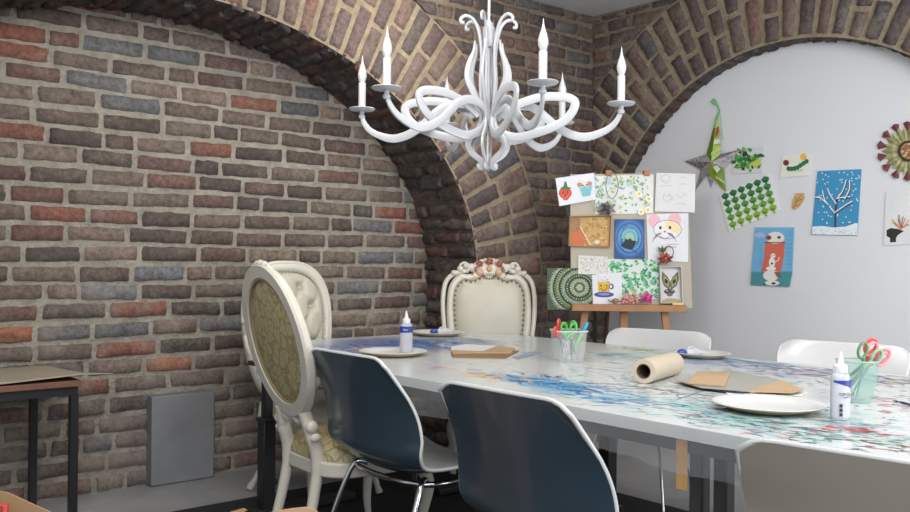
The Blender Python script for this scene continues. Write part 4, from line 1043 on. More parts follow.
# manta painting
sh = []
for i, c_ in enumerate([(52,98,158),(70,122,178),(52,100,164),(96,150,188),(70,130,180),(130,176,186),(110,164,176),(150,190,160)]):
    r = 1-i*.105; sh.append((c_, [(max(615.3, min(643.6, 629.6+x*r)), max(220, min(257.6, 238+y*r))) for x, y in circ(0, 0, 17, 20, 24)]))
for k in range(14):
    a = RA_.uniform(0, 6.28); r = RA_.uniform(.5, .95)
    sh.append((RA_.choice([(110,160,200),(40,84,146),(140,180,206)]), line([(629.6+12.5*r*math.cos(a+t), 238+17*r*math.sin(a+t)) for t in (0, .3, .6)], .8)))
sh += [((26,36,50), [(620.5,245),(624.5,241.5),(625.5,238.5),(628,239.8),(630.5,238),(632,240.5),(636.5,241),(634.5,246),(631.8,249.8),(628,249),(624.5,248)]), ((26,36,50), line([(631,248),(634.5,251),(637.5,253.5)], .5))]
pic('ray_painting', 'blue painting of a dark ray swimming before pale moonlit water', [(614.6,219.4),(644,219.4),(644.3,258.3),(614.6,258.3)], (36,78,138), sh, off=.004, th=.012)
# mouse drawing
sh = [((232,180,190), circ(654.3,220.8,6,7)), ((232,180,190), circ(674.8,219.6,6.4,6.6)), ((110,90,96), circ(667.5,229.5,14.2,9.6,22)), ((228,226,224), circ(667.5,229.5,13.7,9.1,22)), ((236,214,164), [(665,221.5),(672,221),(678,224),(681,230),(679,233),(673,232),(670,229),(665.5,229)]), ((60,44,40), circ(660.4,227.8,1.3,1.7)), ((60,44,40), circ(670,227.6,1.3,1.7)), ((120,90,90), circ(664.8,231.6,1,.8))]
for s_ in (-1, 1):
    for k in range(4): sh.append(((110,100,110), line([(664.5+s_*3, 233), (664.5+s_*(7+k), 233.5+k*1.6), (664.5+s_*(9+k), 236+k*1.8)], .4)))
sh += [((110,100,100), line([(660,236),(665,238.8),(670,236)], .4)), ((150,150,150), line([(668,244.5),(679,244)], .5)), ((150,150,150), line([(667,247),(676,247)], .7))]
pic('mouse_drawing', 'white drawing of pink-eared mouse face, right side of the pinboard', [(646.3,214.4),(688,213),(688,262.2),(647.8,260)], (220,220,222), sh, off=.005)
# circles
sh = []
cxx, cyy = 579.5, 287.5
for i, c_ in enumerate([(62,84,66),(150,162,140),(50,64,54),(116,136,84),(44,54,50),(140,152,130),(60,84,60),(48,56,48),(150,160,120),(70,90,70),(160,170,150)]):
    r = 33-i*3; sh.append((c_, [(max(547.4, min(592.6, cxx+x)), max(268.3, min(309.3, cyy+y))) for x, y in circ(0, 0, r, r*.94, 40)]))
for ring_ in range(1, 11):
    r = ring_*3.1; nn = int(r*2.2)+4
    for k in range(nn):
        a = 2*PI*k/nn; x, y = cxx+r*math.cos(a), cyy+r*.94*math.sin(a)
        if 548 < x < 592 and 269 < y < 309: sh.append((RA_.choice([(190,196,176),(150,168,90),(120,150,130),(176,184,160)]), circ(x, y, .75, .6, 6)))
pic('dotted_circles_painting', 'dark green painting of dotted concentric circles hanging off the left', [(547,268),(593,268),(592,309.5),(547,309.7)], (70,86,66), sh, off=.002)
sh = [(RA_.choice([(90,90,90),(150,150,150),(120,110,110)]), circ(RA_.uniform(580,606), RA_.uniform(257.5,272.5), .45, .45, 5)) for k in range(75)]
pic('dotted_note', 'small white sheet sprinkled with tiny grey marks above mug drawing', [(578.4,255.3),(607.5,256.6),(607,274.5),(578,274)], (214,212,206), sh, off=.007)
sh = []
for k in range(260):
    x, y = RA_.uniform(609, 659), RA_.uniform(261, 297)
    if (x < 622 and y > 272) or (y < 275-abs(x-634)*.5+8*math.sin(x) and 628 < x < 642 and RA_.random() < .8): continue
    gcol = (60,160,110) if x < 640 else (40,130,100)
    sh.append((RA_.choice([gcol, (90,180,130), (120,190,110), (50,140,90), (110,190,160)]), leafp(x, y, RA_.uniform(2.5, 5.5), 2.2, RA_.uniform(0, 6.28))))
pic('green_leaf_painting', 'white sheet filled with stippled bright green foliage below the ray painting', [(607.5,259),(660,260),(658,299),(607.5,299)], (212,220,214), sh, off=.003)
sh = [((226,224,226), circ(603.5,278,5,3)), ((222,222,226), circ(604,281,7.2,3.6)), ((226,186,70), [(597.5,282),(610,281.4),(609,292.5),(598.5,293)]), ((60,60,130), circ(611.3,286.5,2.4,3)), ((222,223,226), circ(611,286.5,1.2,1.8)), ((60,76,150), circ(604,294.6,10,2.8,20)), ((130,140,190), circ(604,294.2,6,1.3,16)), ((50,36,30), circ(601,285.6,.9)), ((50,36,30), circ(606.6,285.4,.9)), ((90,40,30), line([(600.5,288),(604,290.4),(607.6,287.6)], .8))]
sh += [((110,100,110), circ(604+RA_.uniform(-6,6), 279.5+RA_.uniform(-3.5,3), .35, .35, 5)) for k in range(24)]+[((200,150,50), line([(599.2+i*2.4,283),(599.6+i*2.3,292)], .4)) for i in range(5)]
pic('mug_drawing', 'white drawing of smiling yellow mug on a blue saucer, bottom of pinboard', [(592,275),(621.5,272.2),(622,304),(592.9,303.8)], (222,222,226), sh, off=.010)
# rabbit box
rbx = thing('box_frame_rabbit', 'white box frame with rabbit face made of leaves, standing on shelf', 'artwork', aty(671, 285, YB))
sh = [((96,96,62), leafp(669.5,290,20,7.5,-1.95)), ((150,148,100), leafp(668.5,287,13,5,-1.95)), ((40,36,34), leafp(667.2,284,6,3.4,-1.95)), ((96,96,62), leafp(671,290,20,7.5,-1.2)), ((150,148,100), leafp(672,287,13,5,-1.2)), ((40,36,34), leafp(673.2,284,6,3.4,-1.2)), ((70,64,62), circ(669.5,291.5,5.6,2.8)), ((150,140,130), circ(667,290.6,1.4,1)), ((150,140,130), circ(672.5,290.4,1.4,1)), ((110,96,84), circ(669.8,294.6,3,1.8)), ((170,150,110), circ(671,301.5,9,3.2))]
q = art('backing', '', '', BP, [(659.8,266.8),(680,267.2),(681.6,302.5),(660.6,302.5)], (206,204,206), sh, off=.004, parent=rbx); q.location = -rbx.location
mb = MB(); mb.tube([aty(*p, YB-.02) for p in [(659.4,266.4),(680.6,266.8),(682.2,302.8),(660.4,302.8)]], 0, flat=(.008, .04, (0,1,0)), closed=True)
q = mb.build('frame', mat('frame_white', (196,192,184), .5), rbx, smooth=False); q.location = -rbx.location
# ornaments
def ornament(name, label, cx, cy, r, cols, y, petals, loop=None, loopcol=None, ry=None):
    t = thing(name, label, 'ornament', aty(cx, cy, y)); sc_ = y/F; t.location = aty(cx, cy, y)
    ms = [mat('ornament_%d_%d_%d' % c, c, .6, var=.3, vscale=80) for c in cols]
    mb = MB()
    for k in range(petals):
        a = 2*PI*k/petals+RA_.uniform(-.1, .1); l = r*sc_*RA_.uniform(.75, 1.1)*(1 if k % 2 else .8); w = l*.28; d = -.012-.006*(k % 3)
        c, s = math.cos(a), math.sin(a); q = (ry or r)/r
        P_ = lambda u, v, z: (c*u-s*v, z, (s*u+c*v)*q)
        mb.add([P_(0,0,-.004), P_(l*.45, w, d), P_(l, 0, -.004), P_(l*.45, -w, d), P_(l*.45, 0, d-.006)], [(0,1,4),(1,2,4),(2,3,4),(3,0,4)], ms[k % len(ms)])
    mb.sphere((0, -.02, 0), r*sc_*.22, ms[-1], 8, 6); mb.build('petals', None, t, smooth=False)
    if loop:
        lx, ly, lrx, lry = loop
        MB().tube([((lx-cx+lrx*math.cos(a/16*2*PI))*sc_, -.01, (cy-ly+lry*math.sin(a/16*2*PI))*sc_) for a in range(16)], .0028, 6, closed=True).build('hanging_loop', mat('loop_%s' % name, loopcol, .6), t)
    return t
ornament('leaf_ornament', 'grey dried-leaf rosette hanging by a loop over the daisy watercolour', 606, 208.5, 10.5, [(112,104,104),(140,130,126),(84,78,80)], YB-.035, 14, (611.5,185.5,6.2,13), (120,128,128), 8.5)
ornament('flower_ornament', 'red spidery flower ornament with dark green leaf over the mouse drawing', 664.6, 259, 9.5, [(146,60,58),(120,50,50),(176,90,80)], YB-.035, 14, (668,252,5,6), (130,70,70), 7)
mb = MB(); c_ = aty(662, 251, YB-.03)
for dx, a in ((-1, 2.2), (2, .9), (0, 1.5)): mb.add([(c_.x+math.cos(a)*u*.045-math.sin(a)*v*.02, c_.y-.004*abs(dx), c_.z-.01+math.sin(a)*u*.045+math.cos(a)*v*.02) for u, v in ((0,0),(.4,.5),(1,0),(.4,-.5))], [(0,1,2,3)])
tag(mb.build('leaf_sprig', mat('dark_green_leaf', (50,96,72), .6), smooth=False), 'dark green leaf sprig just above the red spidery flower', 'ornament')
ornament('flower_ornament', 'bright magenta paper flower standing on easel shelf', 647, 297.5, 9.5, [(206,50,130),(170,60,150),(226,90,150)], YB-.055, 11, None, None, 7)
t = thing('coral_ornament', 'pale pink crinkled mound on the easel shelf left of magenta flower', 'ornament', aty(630, 303, YB-.045)); mb = MB()
for k in range(60):
    a, r = RA_.uniform(0, PI), RA_.random()**.5; mb.sphere((math.cos(a)*.05*r, RA_.uniform(-.012, .01), math.sin(a)*.062*r), (.008, .006, .006), None, 6, 4)
mb.build('mound', mat('pale_pink_foam', (222,150,146), .7, var=.3, vscale=90), t)
t = thing('walnut_creature', 'small brown shell creature with bent legs below mug drawing', 'ornament', aty(615.5, 303.5, YB-.05)); mb = MB(); mb.sphere((0, 0, .015), (.022, .012, .016)); mb.build('body', mat('walnut_brown', (150,118,84), .7, bump=.5, var=.3), t)
for dx in (-.045, .045): MB().tube([(dx*.3, 0, .012), (dx*.8, -.004, .014), (dx, -.004, .024 if dx < 0 else .006)], .0028, 6).build('limb', mat('dark_brown', (70,50,44), .7), t)
p = aty(677.8, 304.3, YB-.055); mb = MB(); mb.prism([(.03*math.cos(a*PI/4)*(1 if a % 2 == 0 else .6), .014*math.sin(a*PI/4)*(1 if a % 2 == 0 else .8)) for a in range(8)], 0, .012, P=lambda x, y, z: (p.x+x, p.y+y, p.z-.003+z))
tag(mb.build('yellow_tape', mat('pale_yellow', (236,214,140), .5), smooth=False), 'tiny pale yellow tape scrap lying at the easel shelf right end', 'ornament')  # scrap of yellow tape in plain colour, not emissive

# ------------------------------------------------------------ things on the table
PLT = mat('paper_plate_white', (204,204,203), .5); KR = mat('kraft_board_light', (184,156,122), .8, var=.08); GB = mat('greyboard', (158,156,148), .8, var=.05); WP = mat('white_card', (222,222,220), .6); KD = mat('kraft_edge', (150,118,82), .8)
def plate(label, px, py, r, tilt=0):
    p = ath(px, py, TH+.008); n = 72; prof = [(0, .006), (r*.68, .006), (r*.74, .009), (r*.82, .016), (r*.97, .022), (r, .0205), (r*.99, .0185), (r*.83, .011), (r*.72, .003), (r*.68, .0012), (0, .0012)]
    vs, fs = [], []; mb = MB()
    for j, (rr, z) in enumerate(prof):
        for i in range(n):
            a = 2*PI*i/n; fl_ = (.0009 if i % 2 else 0) if .8*r < rr < .99*r else 0; vs.append((rr*math.cos(a), rr*math.sin(a), z+fl_))
    top = [(j*n+i, j*n+(i+1) % n, (j+1)*n+(i+1) % n, (j+1)*n+i) for j in range(5) for i in range(n)]
    mb.add(vs, [f[::-1] for f in top], PLT); mb.add(vs, [(j*n+i, j*n+(i+1) % n, (j+1)*n+(i+1) % n, (j+1)*n+i)[::-1] for j in range(5, 10) for i in range(n)], mat('plate_underside_shade', (196,176,146), .7))  # tan underside paints in the shade and warm bounce below the plate
    o = mb.build('paper_plate', None, None, angle=60); o.location = (p.x, p.y, TH+.001); return tag(o, label, 'plate')
plate('white paper plate beneath the blue-labelled glue bottle, left end of table', 393, 353.5, .150)
plate('white paper plate at the far table edge before the throne', 438, 334, .150)
plate('white paper plate by the far edge, right of the brown paper roll', 702, 355.5, .125)
plate('large white paper plate nearest the camera, beside the front glue bottle', 768, 407, .157)
# little glue tubes on plates
def blob(label, px, py, dx):
    p = ath(px, py, TH+.012); t = thing('tape_dispenser', label, 'dispenser', (p.x, p.y, TH+.0075), .4)
    MB().sphere((0, 0, .016), (.024, .016, .0155)).build('blue_cap', mat('cobalt_plastic', (48,70,160), .3), t)
    MB().tube([(.02,0,.014),(.06,0,.02),(.11,.01,.014)], [.012,.02,.01], 10).tube([(.05+.022*math.cos(a*PI/5), .0, .022+.018*math.sin(a*PI/5)) for a in range(10)], .004, 6, closed=True).build('clear_body', mat('cloudy_clear_plastic', (214,216,222), .15, alpha=.6), t); return t
blob('blue and clear dispenser lying on the far plate before the throne', 434, 333.5, 1)
blob('blue and clear dispenser lying on plate right of the paper roll', 682, 355, 1)
# glue bottles
GLB = mat('translucent_bottle', (196,198,206), .2, alpha=.78); LBL = mat('blue_label', (36,54,140), .4); NZ = mat('white_nozzle', (226,226,228), .3); LBW = mat('pale_label', (188,190,198), .4)
def bottle(label, px, py, rz, big):
    p = ath(px, py, TH); t = thing('glue_bottle', label, 'bottle', (p.x, p.y, TH+(.008 if not big else .001)), rz); sx, sy = .029, .020
    MB().lathe([(.92,0),(1,.004),(1,.108),(.97,.118),(.8,.126),(.5,.130),(0,.130)], 28, sx=sx, sy=sy).build('body', GLB, t)
    MB().lathe([(.017,.128),(.018,.13),(.018,.146),(.015,.149),(.0095,.152),(.007,.164),(.0035,.18),(.0035,.184),(0,.185)], 20).build('nozzle', NZ, t)
    def wrap(a0, a1, z0, z1, m, nm, off, f=None):
        mb = MB(); n = 14
        for i in range(n):
            A = [a0+(a1-a0)*i/n, a0+(a1-a0)*(i+1)/n]; zz = [(f(i/n) if f else z0), (f((i+1)/n) if f else z0)]
            mb.add([(sx*(1+off)*math.cos(A[0]), sy*(1+off)*math.sin(A[0]), zz[0]), (sx*(1+off)*math.cos(A[1]), sy*(1+off)*math.sin(A[1]), zz[1]), (sx*(1+off)*math.cos(A[1]), sy*(1+off)*math.sin(A[1]), z1), (sx*(1+off)*math.cos(A[0]), sy*(1+off)*math.sin(A[0]), z1)], [(0,1,2,3)])
        return mb.build(nm, m, t)
    def text(body, size, z, m, nm, y=-sy*1.09, x=0):
        cu = bpy.data.curves.new(nm, 'FONT'); cu.body = body; cu.size = size; cu.extrude = .0002; cu.align_x = 'CENTER'; cu.materials.append(m)
        tmp = bpy.data.objects.new(nm, cu); COL.objects.link(tmp); bpy.context.view_layer.update()
        me = bpy.data.meshes.new_from_object(tmp.evaluated_get(bpy.context.evaluated_depsgraph_get())); bpy.data.objects.remove(tmp)
        o = bpy.data.objects.new(nm, me); COL.objects.link(o); o.parent = t; o.location = (x, y, z); o.rotation_euler = (PI/2, 0, 0); return o
    INK = mat('label_ink', (50,54,70), .5)
    if big:
        wrap(-PI*.97, -PI*.03, .008, .108, LBW, 'label', .02)
        wrap(-PI*.9, -PI*.03, .085, .108, LBL, 'blue_flash', .045, lambda u: .103-.024*u**1.2)
        text('TOP GLUE', .0112, .067, INK, 'label_text', -sy*1.12, .002)
        text('washable', .005, .061, INK, 'label_text', -sy*1.12, .0)
        mb = MB()
        for k in range(3):
            for q in range(5): mb.box((-.0185+.002*q, -sy*1.0-.0, .016+k*.012), (.0012, .0012, .008 if q % 2 else .01))
        mb.build('bar_print', INK, t, smooth=False)
    else:
        wrap(-PI*1.0, PI*1.0, .088, .116, LBL, 'blue_flash', .03)
        text('Glue', .011, .098, mat('label_white', (220,220,226), .5), 'label_text', -sy*1.1, -.008)
    return t
bottle('glue bottle with solid blue band standing on the left paper plate', 406, 354, .25, False)
bottle('glue bottle with white and blue label beside the green tumbler', 840, 419.5, .32, True)
# cardboard piles
def sheet(name, label, cat, quad, z, m, th=.002, edge=None, group=None, lift=None):
    c = [ath(x, y, z) for x, y in quad]
    if lift: 
        for q, l_ in zip(c, lift): q.z += l_
    n = len(c); mb = MB(); mb.add([p for p in c]+[p+UP*th for p in c], [tuple(range(n)), tuple(range(n, 2*n))[::-1]]+[(i, (i+1) % n, n+(i+1) % n, n+i) for i in range(n)], m)
    return tag(mb.build(name, None, None, smooth=False), label, cat, group)
KRM, KDK = KR, mat('kraft_dark', (140,108,76), .85, var=.1)  # KDK: darker brown for the lowest sheet
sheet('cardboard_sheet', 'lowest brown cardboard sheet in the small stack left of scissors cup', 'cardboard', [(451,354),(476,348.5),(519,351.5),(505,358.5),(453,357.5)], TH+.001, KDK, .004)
sheet('cardboard_sheet', 'brown cardboard sheet under the white card, left of scissors cup', 'cardboard', [(450,350),(482,345.5),(515,348.5),(511,353.5),(470,353.5),(453,354)], TH+.0055, KR, .004)
sheet('white_card', 'white card lying on top of small brown cardboard stack', 'card', [(452,346.5),(466,344.5),(497,346),(484,351),(451,350)], TH+.0105, WP, .002)
sheet('loose_card', 'thin grey-blue sheet sticking out right of small cardboard stack', 'card', [(512,357),(537,351),(543,352.5),(519,359)], TH+.0012, mat('grey_blue_card', (150,160,176), .6), .0015)
sheet('white_card', 'white card lowest under the greyboard pile, right half of table', 'card', [(723,391),(770,388),(808,393),(802,396),(730,396.5)], TH+.001, WP, .003)
sheet('greyboard_sheet', 'large grey board sheet in the pile right of the paper roll', 'cardboard', [(674,380),(729,370.5),(781,381),(746,392),(700,388)], TH+.010, GB, .003)
sheet('black_card', 'black card showing beneath the greyboard, right of paper roll', 'card', [(680,384),(697,379),(760,386),(747,394.5),(716,391)], TH+.005, mat('black_card', (50,50,52), .6), .003)
sheet('cardboard_sheet', 'light brown cardboard square on top of the greyboard', 'cardboard', [(697.6,372),(730,373.6),(725,387),(688,384)], TH+.0145, KR, .004)
sheet('cardboard_sheet', 'brown cardboard offcut at the right end of greyboard pile', 'cardboard', [(747,392),(781,381),(804,390),(793,393.5)], TH+.0135, KR, .003)
# brown paper roll
a_, b_ = ath(643.5, 384, TH), ath(668, 376.5, TH); d_ = (b_-a_).normalized(); Lr = .30; rr = .043
t = thing('paper_roll', 'thick roll of brown kraft paper lying on its side on the table', 'roll', a_+UP*(rr+.001), math.atan2(d_.y, d_.x))
Rx = Matrix.Rotation(PI/2, 4, 'Y'); mb = MB(); mb.M = Rx
pf = [(rr*.6, 0), (rr*.985, 0), (rr, .003), (rr, Lr-.003), (rr*.985, Lr), (rr*.6, Lr)]
n = 40
mb.lathe([(rr*.6, 0), (rr*.985, 0), (rr, .003), (rr, Lr-.003), (rr*.985, Lr), (rr*.6, Lr), (rr*.6, 0)], n); mb.f = [f for f in mb.f if len(f) == 4]; mb.mi = mb.mi[:len(mb.f)]
mb.build('paper', mat('kraft_paper', (190,178,158), .75, var=.05), t)
mb = MB(); mb.M = Rx; mb.lathe([(rr*.6, -.001), (rr*.54, -.001), (rr*.54, Lr+.001), (rr*.6, Lr+.001), (rr*.6, -.001)], n); mb.f = [f for f in mb.f if len(f) == 4]; mb.mi = mb.mi[:len(mb.f)]
mb.build('core_tube', mat('dark_core', (92,74,60), .85), t)
# scissors
STEEL = mat('scissor_steel', (150,152,156), .25, metal=.9)
def scissors(label, loc, euler, rgb, rgb2=None, open_=.12):
    t = thing('scissors', label, 'scissors', loc); t.rotation_euler = euler
    for s_ in (-1, 1):
        M_ = Matrix.Rotation(s_*open_, 4, 'Y')
        mb = MB(); mb.M = M_; mb.add([(-.006,s_*.001-.001,.01),(.006,s_*.001-.001,.01),(.005,s_*.001-.001,-.05),(-s_*.004,s_*.001-.001,-.1),(-.006,s_*.001+.001,.01),(.006,s_*.001+.001,.01),(.005,s_*.001+.001,-.05),(-s_*.004,s_*.001+.001,-.1)], [(0,1,2,3),(7,6,5,4),(0,4,5,1),(1,5,6,2),(2,6,7,3),(3,7,4,0)]); mb.build('blade', STEEL, t, smooth=False)
        mb = MB(); mb.M = M_; cx = s_*.017
        mb.tube([(cx+.014*math.cos(a/14*2*PI), 0, .052+.024*math.sin(a/14*2*PI)) for a in range(14)], .0048, 8, closed=True)
        mb.tube([(0, 0, 0), (s_*.004, 0, .018), (s_*.010, 0, .032)], [.005,.006,.006], 8); mb.build('handle', mat('handle_%d_%d_%d' % (rgb if s_ < 0 or not rgb2 else rgb2), (rgb if s_ < 0 or not rgb2 else rgb2), .35), t)
    return t
CLR = mat('clear_tub_plastic', (220,224,228), .08, alpha=.24); GRN = mat('green_tint_plastic', (150,196,182), .08, alpha=.38)
p = ath(568.5, 361, TH); t = thing('clear_tub', 'clear square plastic tub holding green and red scissors', 'tub', (p.x, p.y, TH+.001), .2)
def sq(h_, z, n=40): 
    return [(math.copysign(abs(math.cos(2*PI*i/n))**.35, math.cos(2*PI*i/n))*h_, math.copysign(abs(math.sin(2*PI*i/n))**.35, math.sin(2*PI*i/n))*h_, z) for i in range(n)]
def shellof(rings, m, nm, par):
    mb = MB(); n = len(rings[0]); vs = [v for r in rings for v in r]
    mb.add(vs, [(j*n+i, j*n+(i+1) % n, (j+1)*n+(i+1) % n, (j+1)*n+i) for j in range(len(rings)-1) for i in range(n)]+[tuple(range(n))[::-1]]); return mb.build(nm, m, par)
shellof([sq(.052, 0), sq(.054, .004), sq(.068, .128)], CLR, 'wall', t); MB().tube([Vector(v) for v in sq(.069, .128)], .003, 8, closed=True).build('rim', mat('clear_rim', (226,228,232), .1, alpha=.6), t)
cb = Vector((p.x, p.y, TH))
scissors('green-handled scissors standing in the middle of clear tub', cb+Vector((-.010, -.01, .088)), (.06, .12, .5), (84,176,78))
scissors('dark-bladed scissors with green loops leaning right in clear tub', cb+Vector((.010, .012, .090)), (-.1, -.25, -.5), (70,160,70), (96,186,92))
scissors('scissors with coral red handles leaning left in clear tub', cb+Vector((-.038, .0, .100)), (.0, -.62, 1.1), (222,84,76))
t = thing('marker_pen', 'green marker with blue tip leaning right in the clear tub', 'pen', cb+Vector((.012, .02, .022))); t.rotation_euler = (0, .46, 0)
MB().lathe([(.006,0),(.0075,.01),(.0075,.11),(.006,.114)], 14).build('barrel', mat('marker_green', (96,190,110), .35), t); MB().lathe([(.0085,.11),(.0085,.15),(.006,.157),(0,.158)], 14).build('cap', mat('marker_teal', (40,150,190), .35), t)
p = ath(857, 402, TH); t = thing('tumbler', 'green-tinted clear plastic tumbler holding pink, red and green scissors', 'tumbler', (p.x, p.y, TH+.001))
def rd_(r, z, n=36): return [(r*math.cos(2*PI*i/n), r*math.sin(2*PI*i/n), z) for i in range(n)]
shellof([rd_(.034, 0), rd_(.040, .004), rd_(.047, .03), rd_(.054, .06), rd_(.059, .1), rd_(.062, .128)], GRN, 'wall', t); MB().tube([Vector(v) for v in rd_(.0625, .128)], .0022, 8, closed=True).build('rim', mat('green_rim', (170,200,190), .1, alpha=.7), t)
cb = Vector((p.x, p.y, TH))
scissors('scissors with dark sage green handles, left in green tumbler', cb+Vector((.012, -.012, .106)), (.05, .42, .15), (84,128,96), (120,166,130), .16)
scissors('scissors with pink handles leaning right in the green tumbler', cb+Vector((.034, .006, .108)), (-.05, .72, .1), (222,128,142), (226,140,150), .12)
scissors('scissors with orange red handles rising highest from green tumbler', cb+Vector((.038, .028, .118)), (-.1, .70, -.3), (222,84,58), (206,120,130), .12)
# thin brush at right
a_, b_ = ath(897, 401.5, TH+.004), ath(925, 409, TH+.004); t = thing('paint_brush', 'thin dark blue brush lying on the table at the right edge', 'brush', a_, math.atan2((b_-a_).y, (b_-a_).x))
MB().tube([(0,0,0),(.03,0,.001),(.06,0,.001),(.17,0,0)], [.001,.004,.0035,.002], 8).build('handle', mat('navy_lacquer', (36,44,84), .3), t); MB().tube([(-.022,0,0),(0,0,0)], [.0008,.003], 8).build('bristles', mat('bristle', (60,50,46), .8), t)

# ------------------------------------------------------------ left side: console table, grey box, cardboard
t0 = W(1.235, -4.52, 0); sd = thing('side_table', 'low side table with black metal frame and reddish wood top by the brick wall', 'table', t0, rzE)
# local x along E1, y along -E2 ; front is -y
def lc(x, y, z): return (x, y, z)
mb = MB(); mb.box((-.55, -.31, .652), (1.12, .64, .026)); mb.build('tabletop', mat('red_brown_wood', (120,82,66), .5, var=.2, vscale=14), sd, bevel=.003)
mb = MB()
for y in (-.60, -.01): mb.box((-.55, y, .62), (1.10, .028, .035))
for x in (-.013, -1.087): mb.box((x, -.305, .62), (.028, .59, .035))
mb.build('frame', BLK, sd, smooth=False)
for x in (-.013, -1.087):
    for y in (-.60, -.01): MB().box((x, y, .301), (.032, .032, .602)).build('leg', BLK, sd, smooth=False)
# brown wrapping sheet on top, curling at its right end
pp = MB(); o3 = sd.matrix_world if False else None
def sheetfn(u, v):
    x = -1.05+1.19*u+.04*math.sin(v*5)*u; y = -.63+.56*v; z = .672+.003*math.sin(u*9+v*4)+.05*max(0, x+.35)**1.6*(1-v)-.25*max(0, x-.01)*(.3+v)
    return Vector((x, y, z+.004))
pp.grid(sheetfn, 30, 12); q = pp.build('wrapping_sheet', mat('dull_brown_paper', (160,149,131), .8, var=.06), None, angle=180, solid=.003); q.location = t0; q.rotation_euler = (0, 0, rzE)
tag(q, 'creased beige wrapping paper spread over the low side table', 'paper')
b0, b1 = ath(150, 487, 0), ath(213, 477, 0); s0, s1 = b0.dot(E1), b1.dot(E1); s2 = (b0.dot(E2)+b1.dot(E2))/2
mb = MB(); mb.box((0, 0, .235), (s1-s0, .075, .465)); q = mb.build('stone_block', mat('grey_concrete', (126,127,129), .7, var=.12, vscale=5, bump=.15, bscale=30), None, bevel=.006); q.location = W((s0+s1)/2, s2-.025, 0); q.rotation_euler = (0, 0, rzE)
tag(q, 'upright grey concrete-look slab box leaning against the brick wall', 'block')
# open carton with offcuts, bottom left
KB = mat('carton_brown', (176,142,104), .8, var=.08, vscale=5)
bx = thing('carton', 'open brown cardboard carton at the bottom left corner', 'box', (-.95, 2.2, 0), .1)
mb = MB(); w_, d_, h_ = .62, .42, .42
mb.box((0, -d_/2, h_/2), (w_, .006, h_)).box((0, d_/2, h_/2), (w_, .006, h_)).box((-w_/2, 0, h_/2), (.006, d_, h_)).box((w_/2, 0, h_/2), (.006, d_, h_)).box((0, 0, .004), (w_, d_, .006)); mb.build('carton_body', KB, bx, smooth=False)
MB().add([(w_/2, -d_/2, h_), (w_/2, d_/2, h_), (w_/2+.13, d_/2, h_-.1), (w_/2+.13, -d_/2, h_-.1)], [(0,1,2,3)]).build('flap', KB, bx, smooth=False, solid=.004)
def standing(label, quad, y, m, nm='cardboard_offcut'):
    c = [aty(a, b_, y) for a, b_ in quad]; mb = MB(); n = len(c)
    mb.add(c+[p_+Vector((0, .004, 0)) for p_ in c], [tuple(range(n))[::-1], tuple(range(n, 2*n))]+[(i, (i+1) % n, n+(i+1) % n, n+i) for i in range(n)], m); return tag(mb.build(nm, None, None, smooth=False), label, 'cardboard')
standing('long brown cardboard offcut poking up at the bottom left corner', [(-8,489),(8,493),(52,513),(60,600),(-8,600)], 2.25, KB)
standing('small pointed cardboard tip at the bottom edge below the side wall', [(230,512),(243,508.5),(247,510),(240,515),(236,640),(232,640)], 2.6, KB)
standing('wide rounded cardboard piece at the bottom edge by oval chair', [(262,515),(276,511),(292,508.5),(306,507),(316,510),(321,516),(318,640),(264,640)], 2.55, mat('peach_board', (206,168,136), .8))
p = aty(0, 507, 2.2); mb = MB(); mb.tube([(p.x-.05, 2.2, p.z+.0), (p.x+.012, 2.2, p.z+.004), (p.x+.012, 2.2, p.z-.2)], .010, 10); tag(mb.build('red_pen', mat('red_plastic', (206,70,56), .4), None), 'bit of red plastic showing at the lower left frame edge', 'pen')
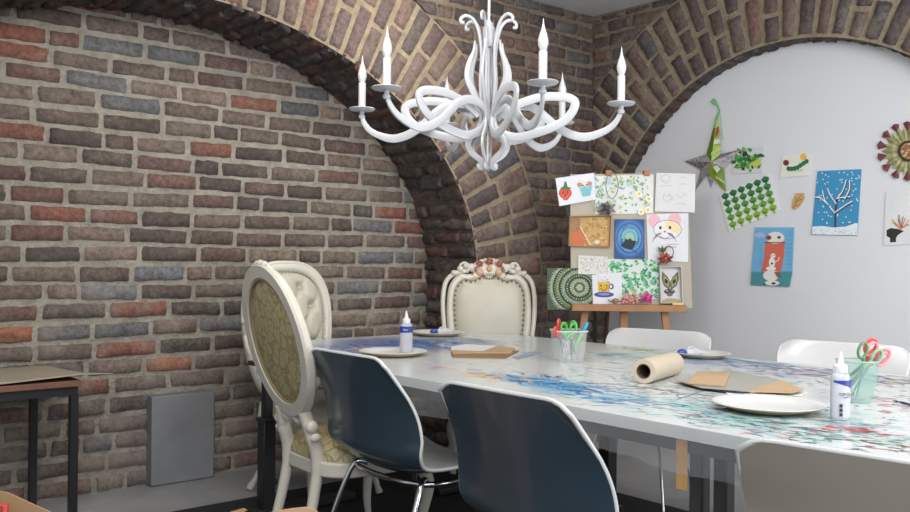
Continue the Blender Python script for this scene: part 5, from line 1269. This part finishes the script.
# carton that holds the two pieces
bx = thing('carton', 'open brown carton below the bottom edge left of the oval chair', 'box', (-.52, 2.58, 0), .05)
mb = MB(); w_, d_, h_ = .46, .24, .40
mb.box((0, -d_/2, h_/2), (w_, .006, h_)).box((0, d_/2, h_/2), (w_, .006, h_)).box((-w_/2, 0, h_/2), (.006, d_, h_)).box((w_/2, 0, h_/2), (.006, d_, h_)).box((0, 0, .004), (w_, d_, .006)); mb.build('carton_body', KB, bx, smooth=False)
# ------------------------------------------------------------ camera and light
cd = bpy.data.cameras.new('camera'); co = bpy.data.objects.new('camera', cd); COL.objects.link(co)
cd.sensor_width = 36; cd.lens = F/910*36; co.location = CAM; co.rotation_euler = RM.to_euler(); cd.clip_start = .02
bpy.context.scene.camera = co
def area(loc, target, size, power, col=(1,1,1), sy=None):
    l = bpy.data.lights.new('ceiling_or_fill_light', 'AREA'); l.energy = power; l.size = size; l.color = col
    if sy: l.shape = 'RECTANGLE'; l.size_y = sy
    o = bpy.data.objects.new('area_light', l); COL.objects.link(o); o.location = loc
    o.rotation_euler = (Vector(target)-Vector(loc)).to_track_quat('-Z', 'Y').to_euler(); return o
area((1.5, 2.0, 2.82), (1.5, 2.2, 0), 2.8, 50, (1, .98, .95))
area((-.6, 2.2, 2.75), (-.9, 4.2, 1.4), 1.0, 35, (1, .97, .93))
area((.6, -.8, 2.5), (.8, 4.5, 1.2), 2.2, 55, (.96, .98, 1))
area((2.2, .8, 2.6), (4.2, 3.2, 1.1), 1.6, 72, (.97, .98, 1))  # added fill to brighten the white lunette, not a ceiling lamp
area(W(3.0, -3.25, 2.72), W(2.6, -4.0, 2.2), .6, 13, (1, .94, .85))
area((3.3, 2.0, 1.0), (1.0, 4.3, .0), 1.2, 26, (.97, .98, 1))  # added low fill to lift the floor under the table, not a ceiling lamp
w = bpy.data.worlds.new('world'); bpy.context.scene.world = w; w.use_nodes = True
w.node_tree.nodes['Background'].inputs[0].default_value = (.85, .92, 1, 1); w.node_tree.nodes['Background'].inputs[1].default_value = .62
vs_ = bpy.context.scene.view_settings; vs_.view_transform = 'Standard'; vs_.exposure = .3
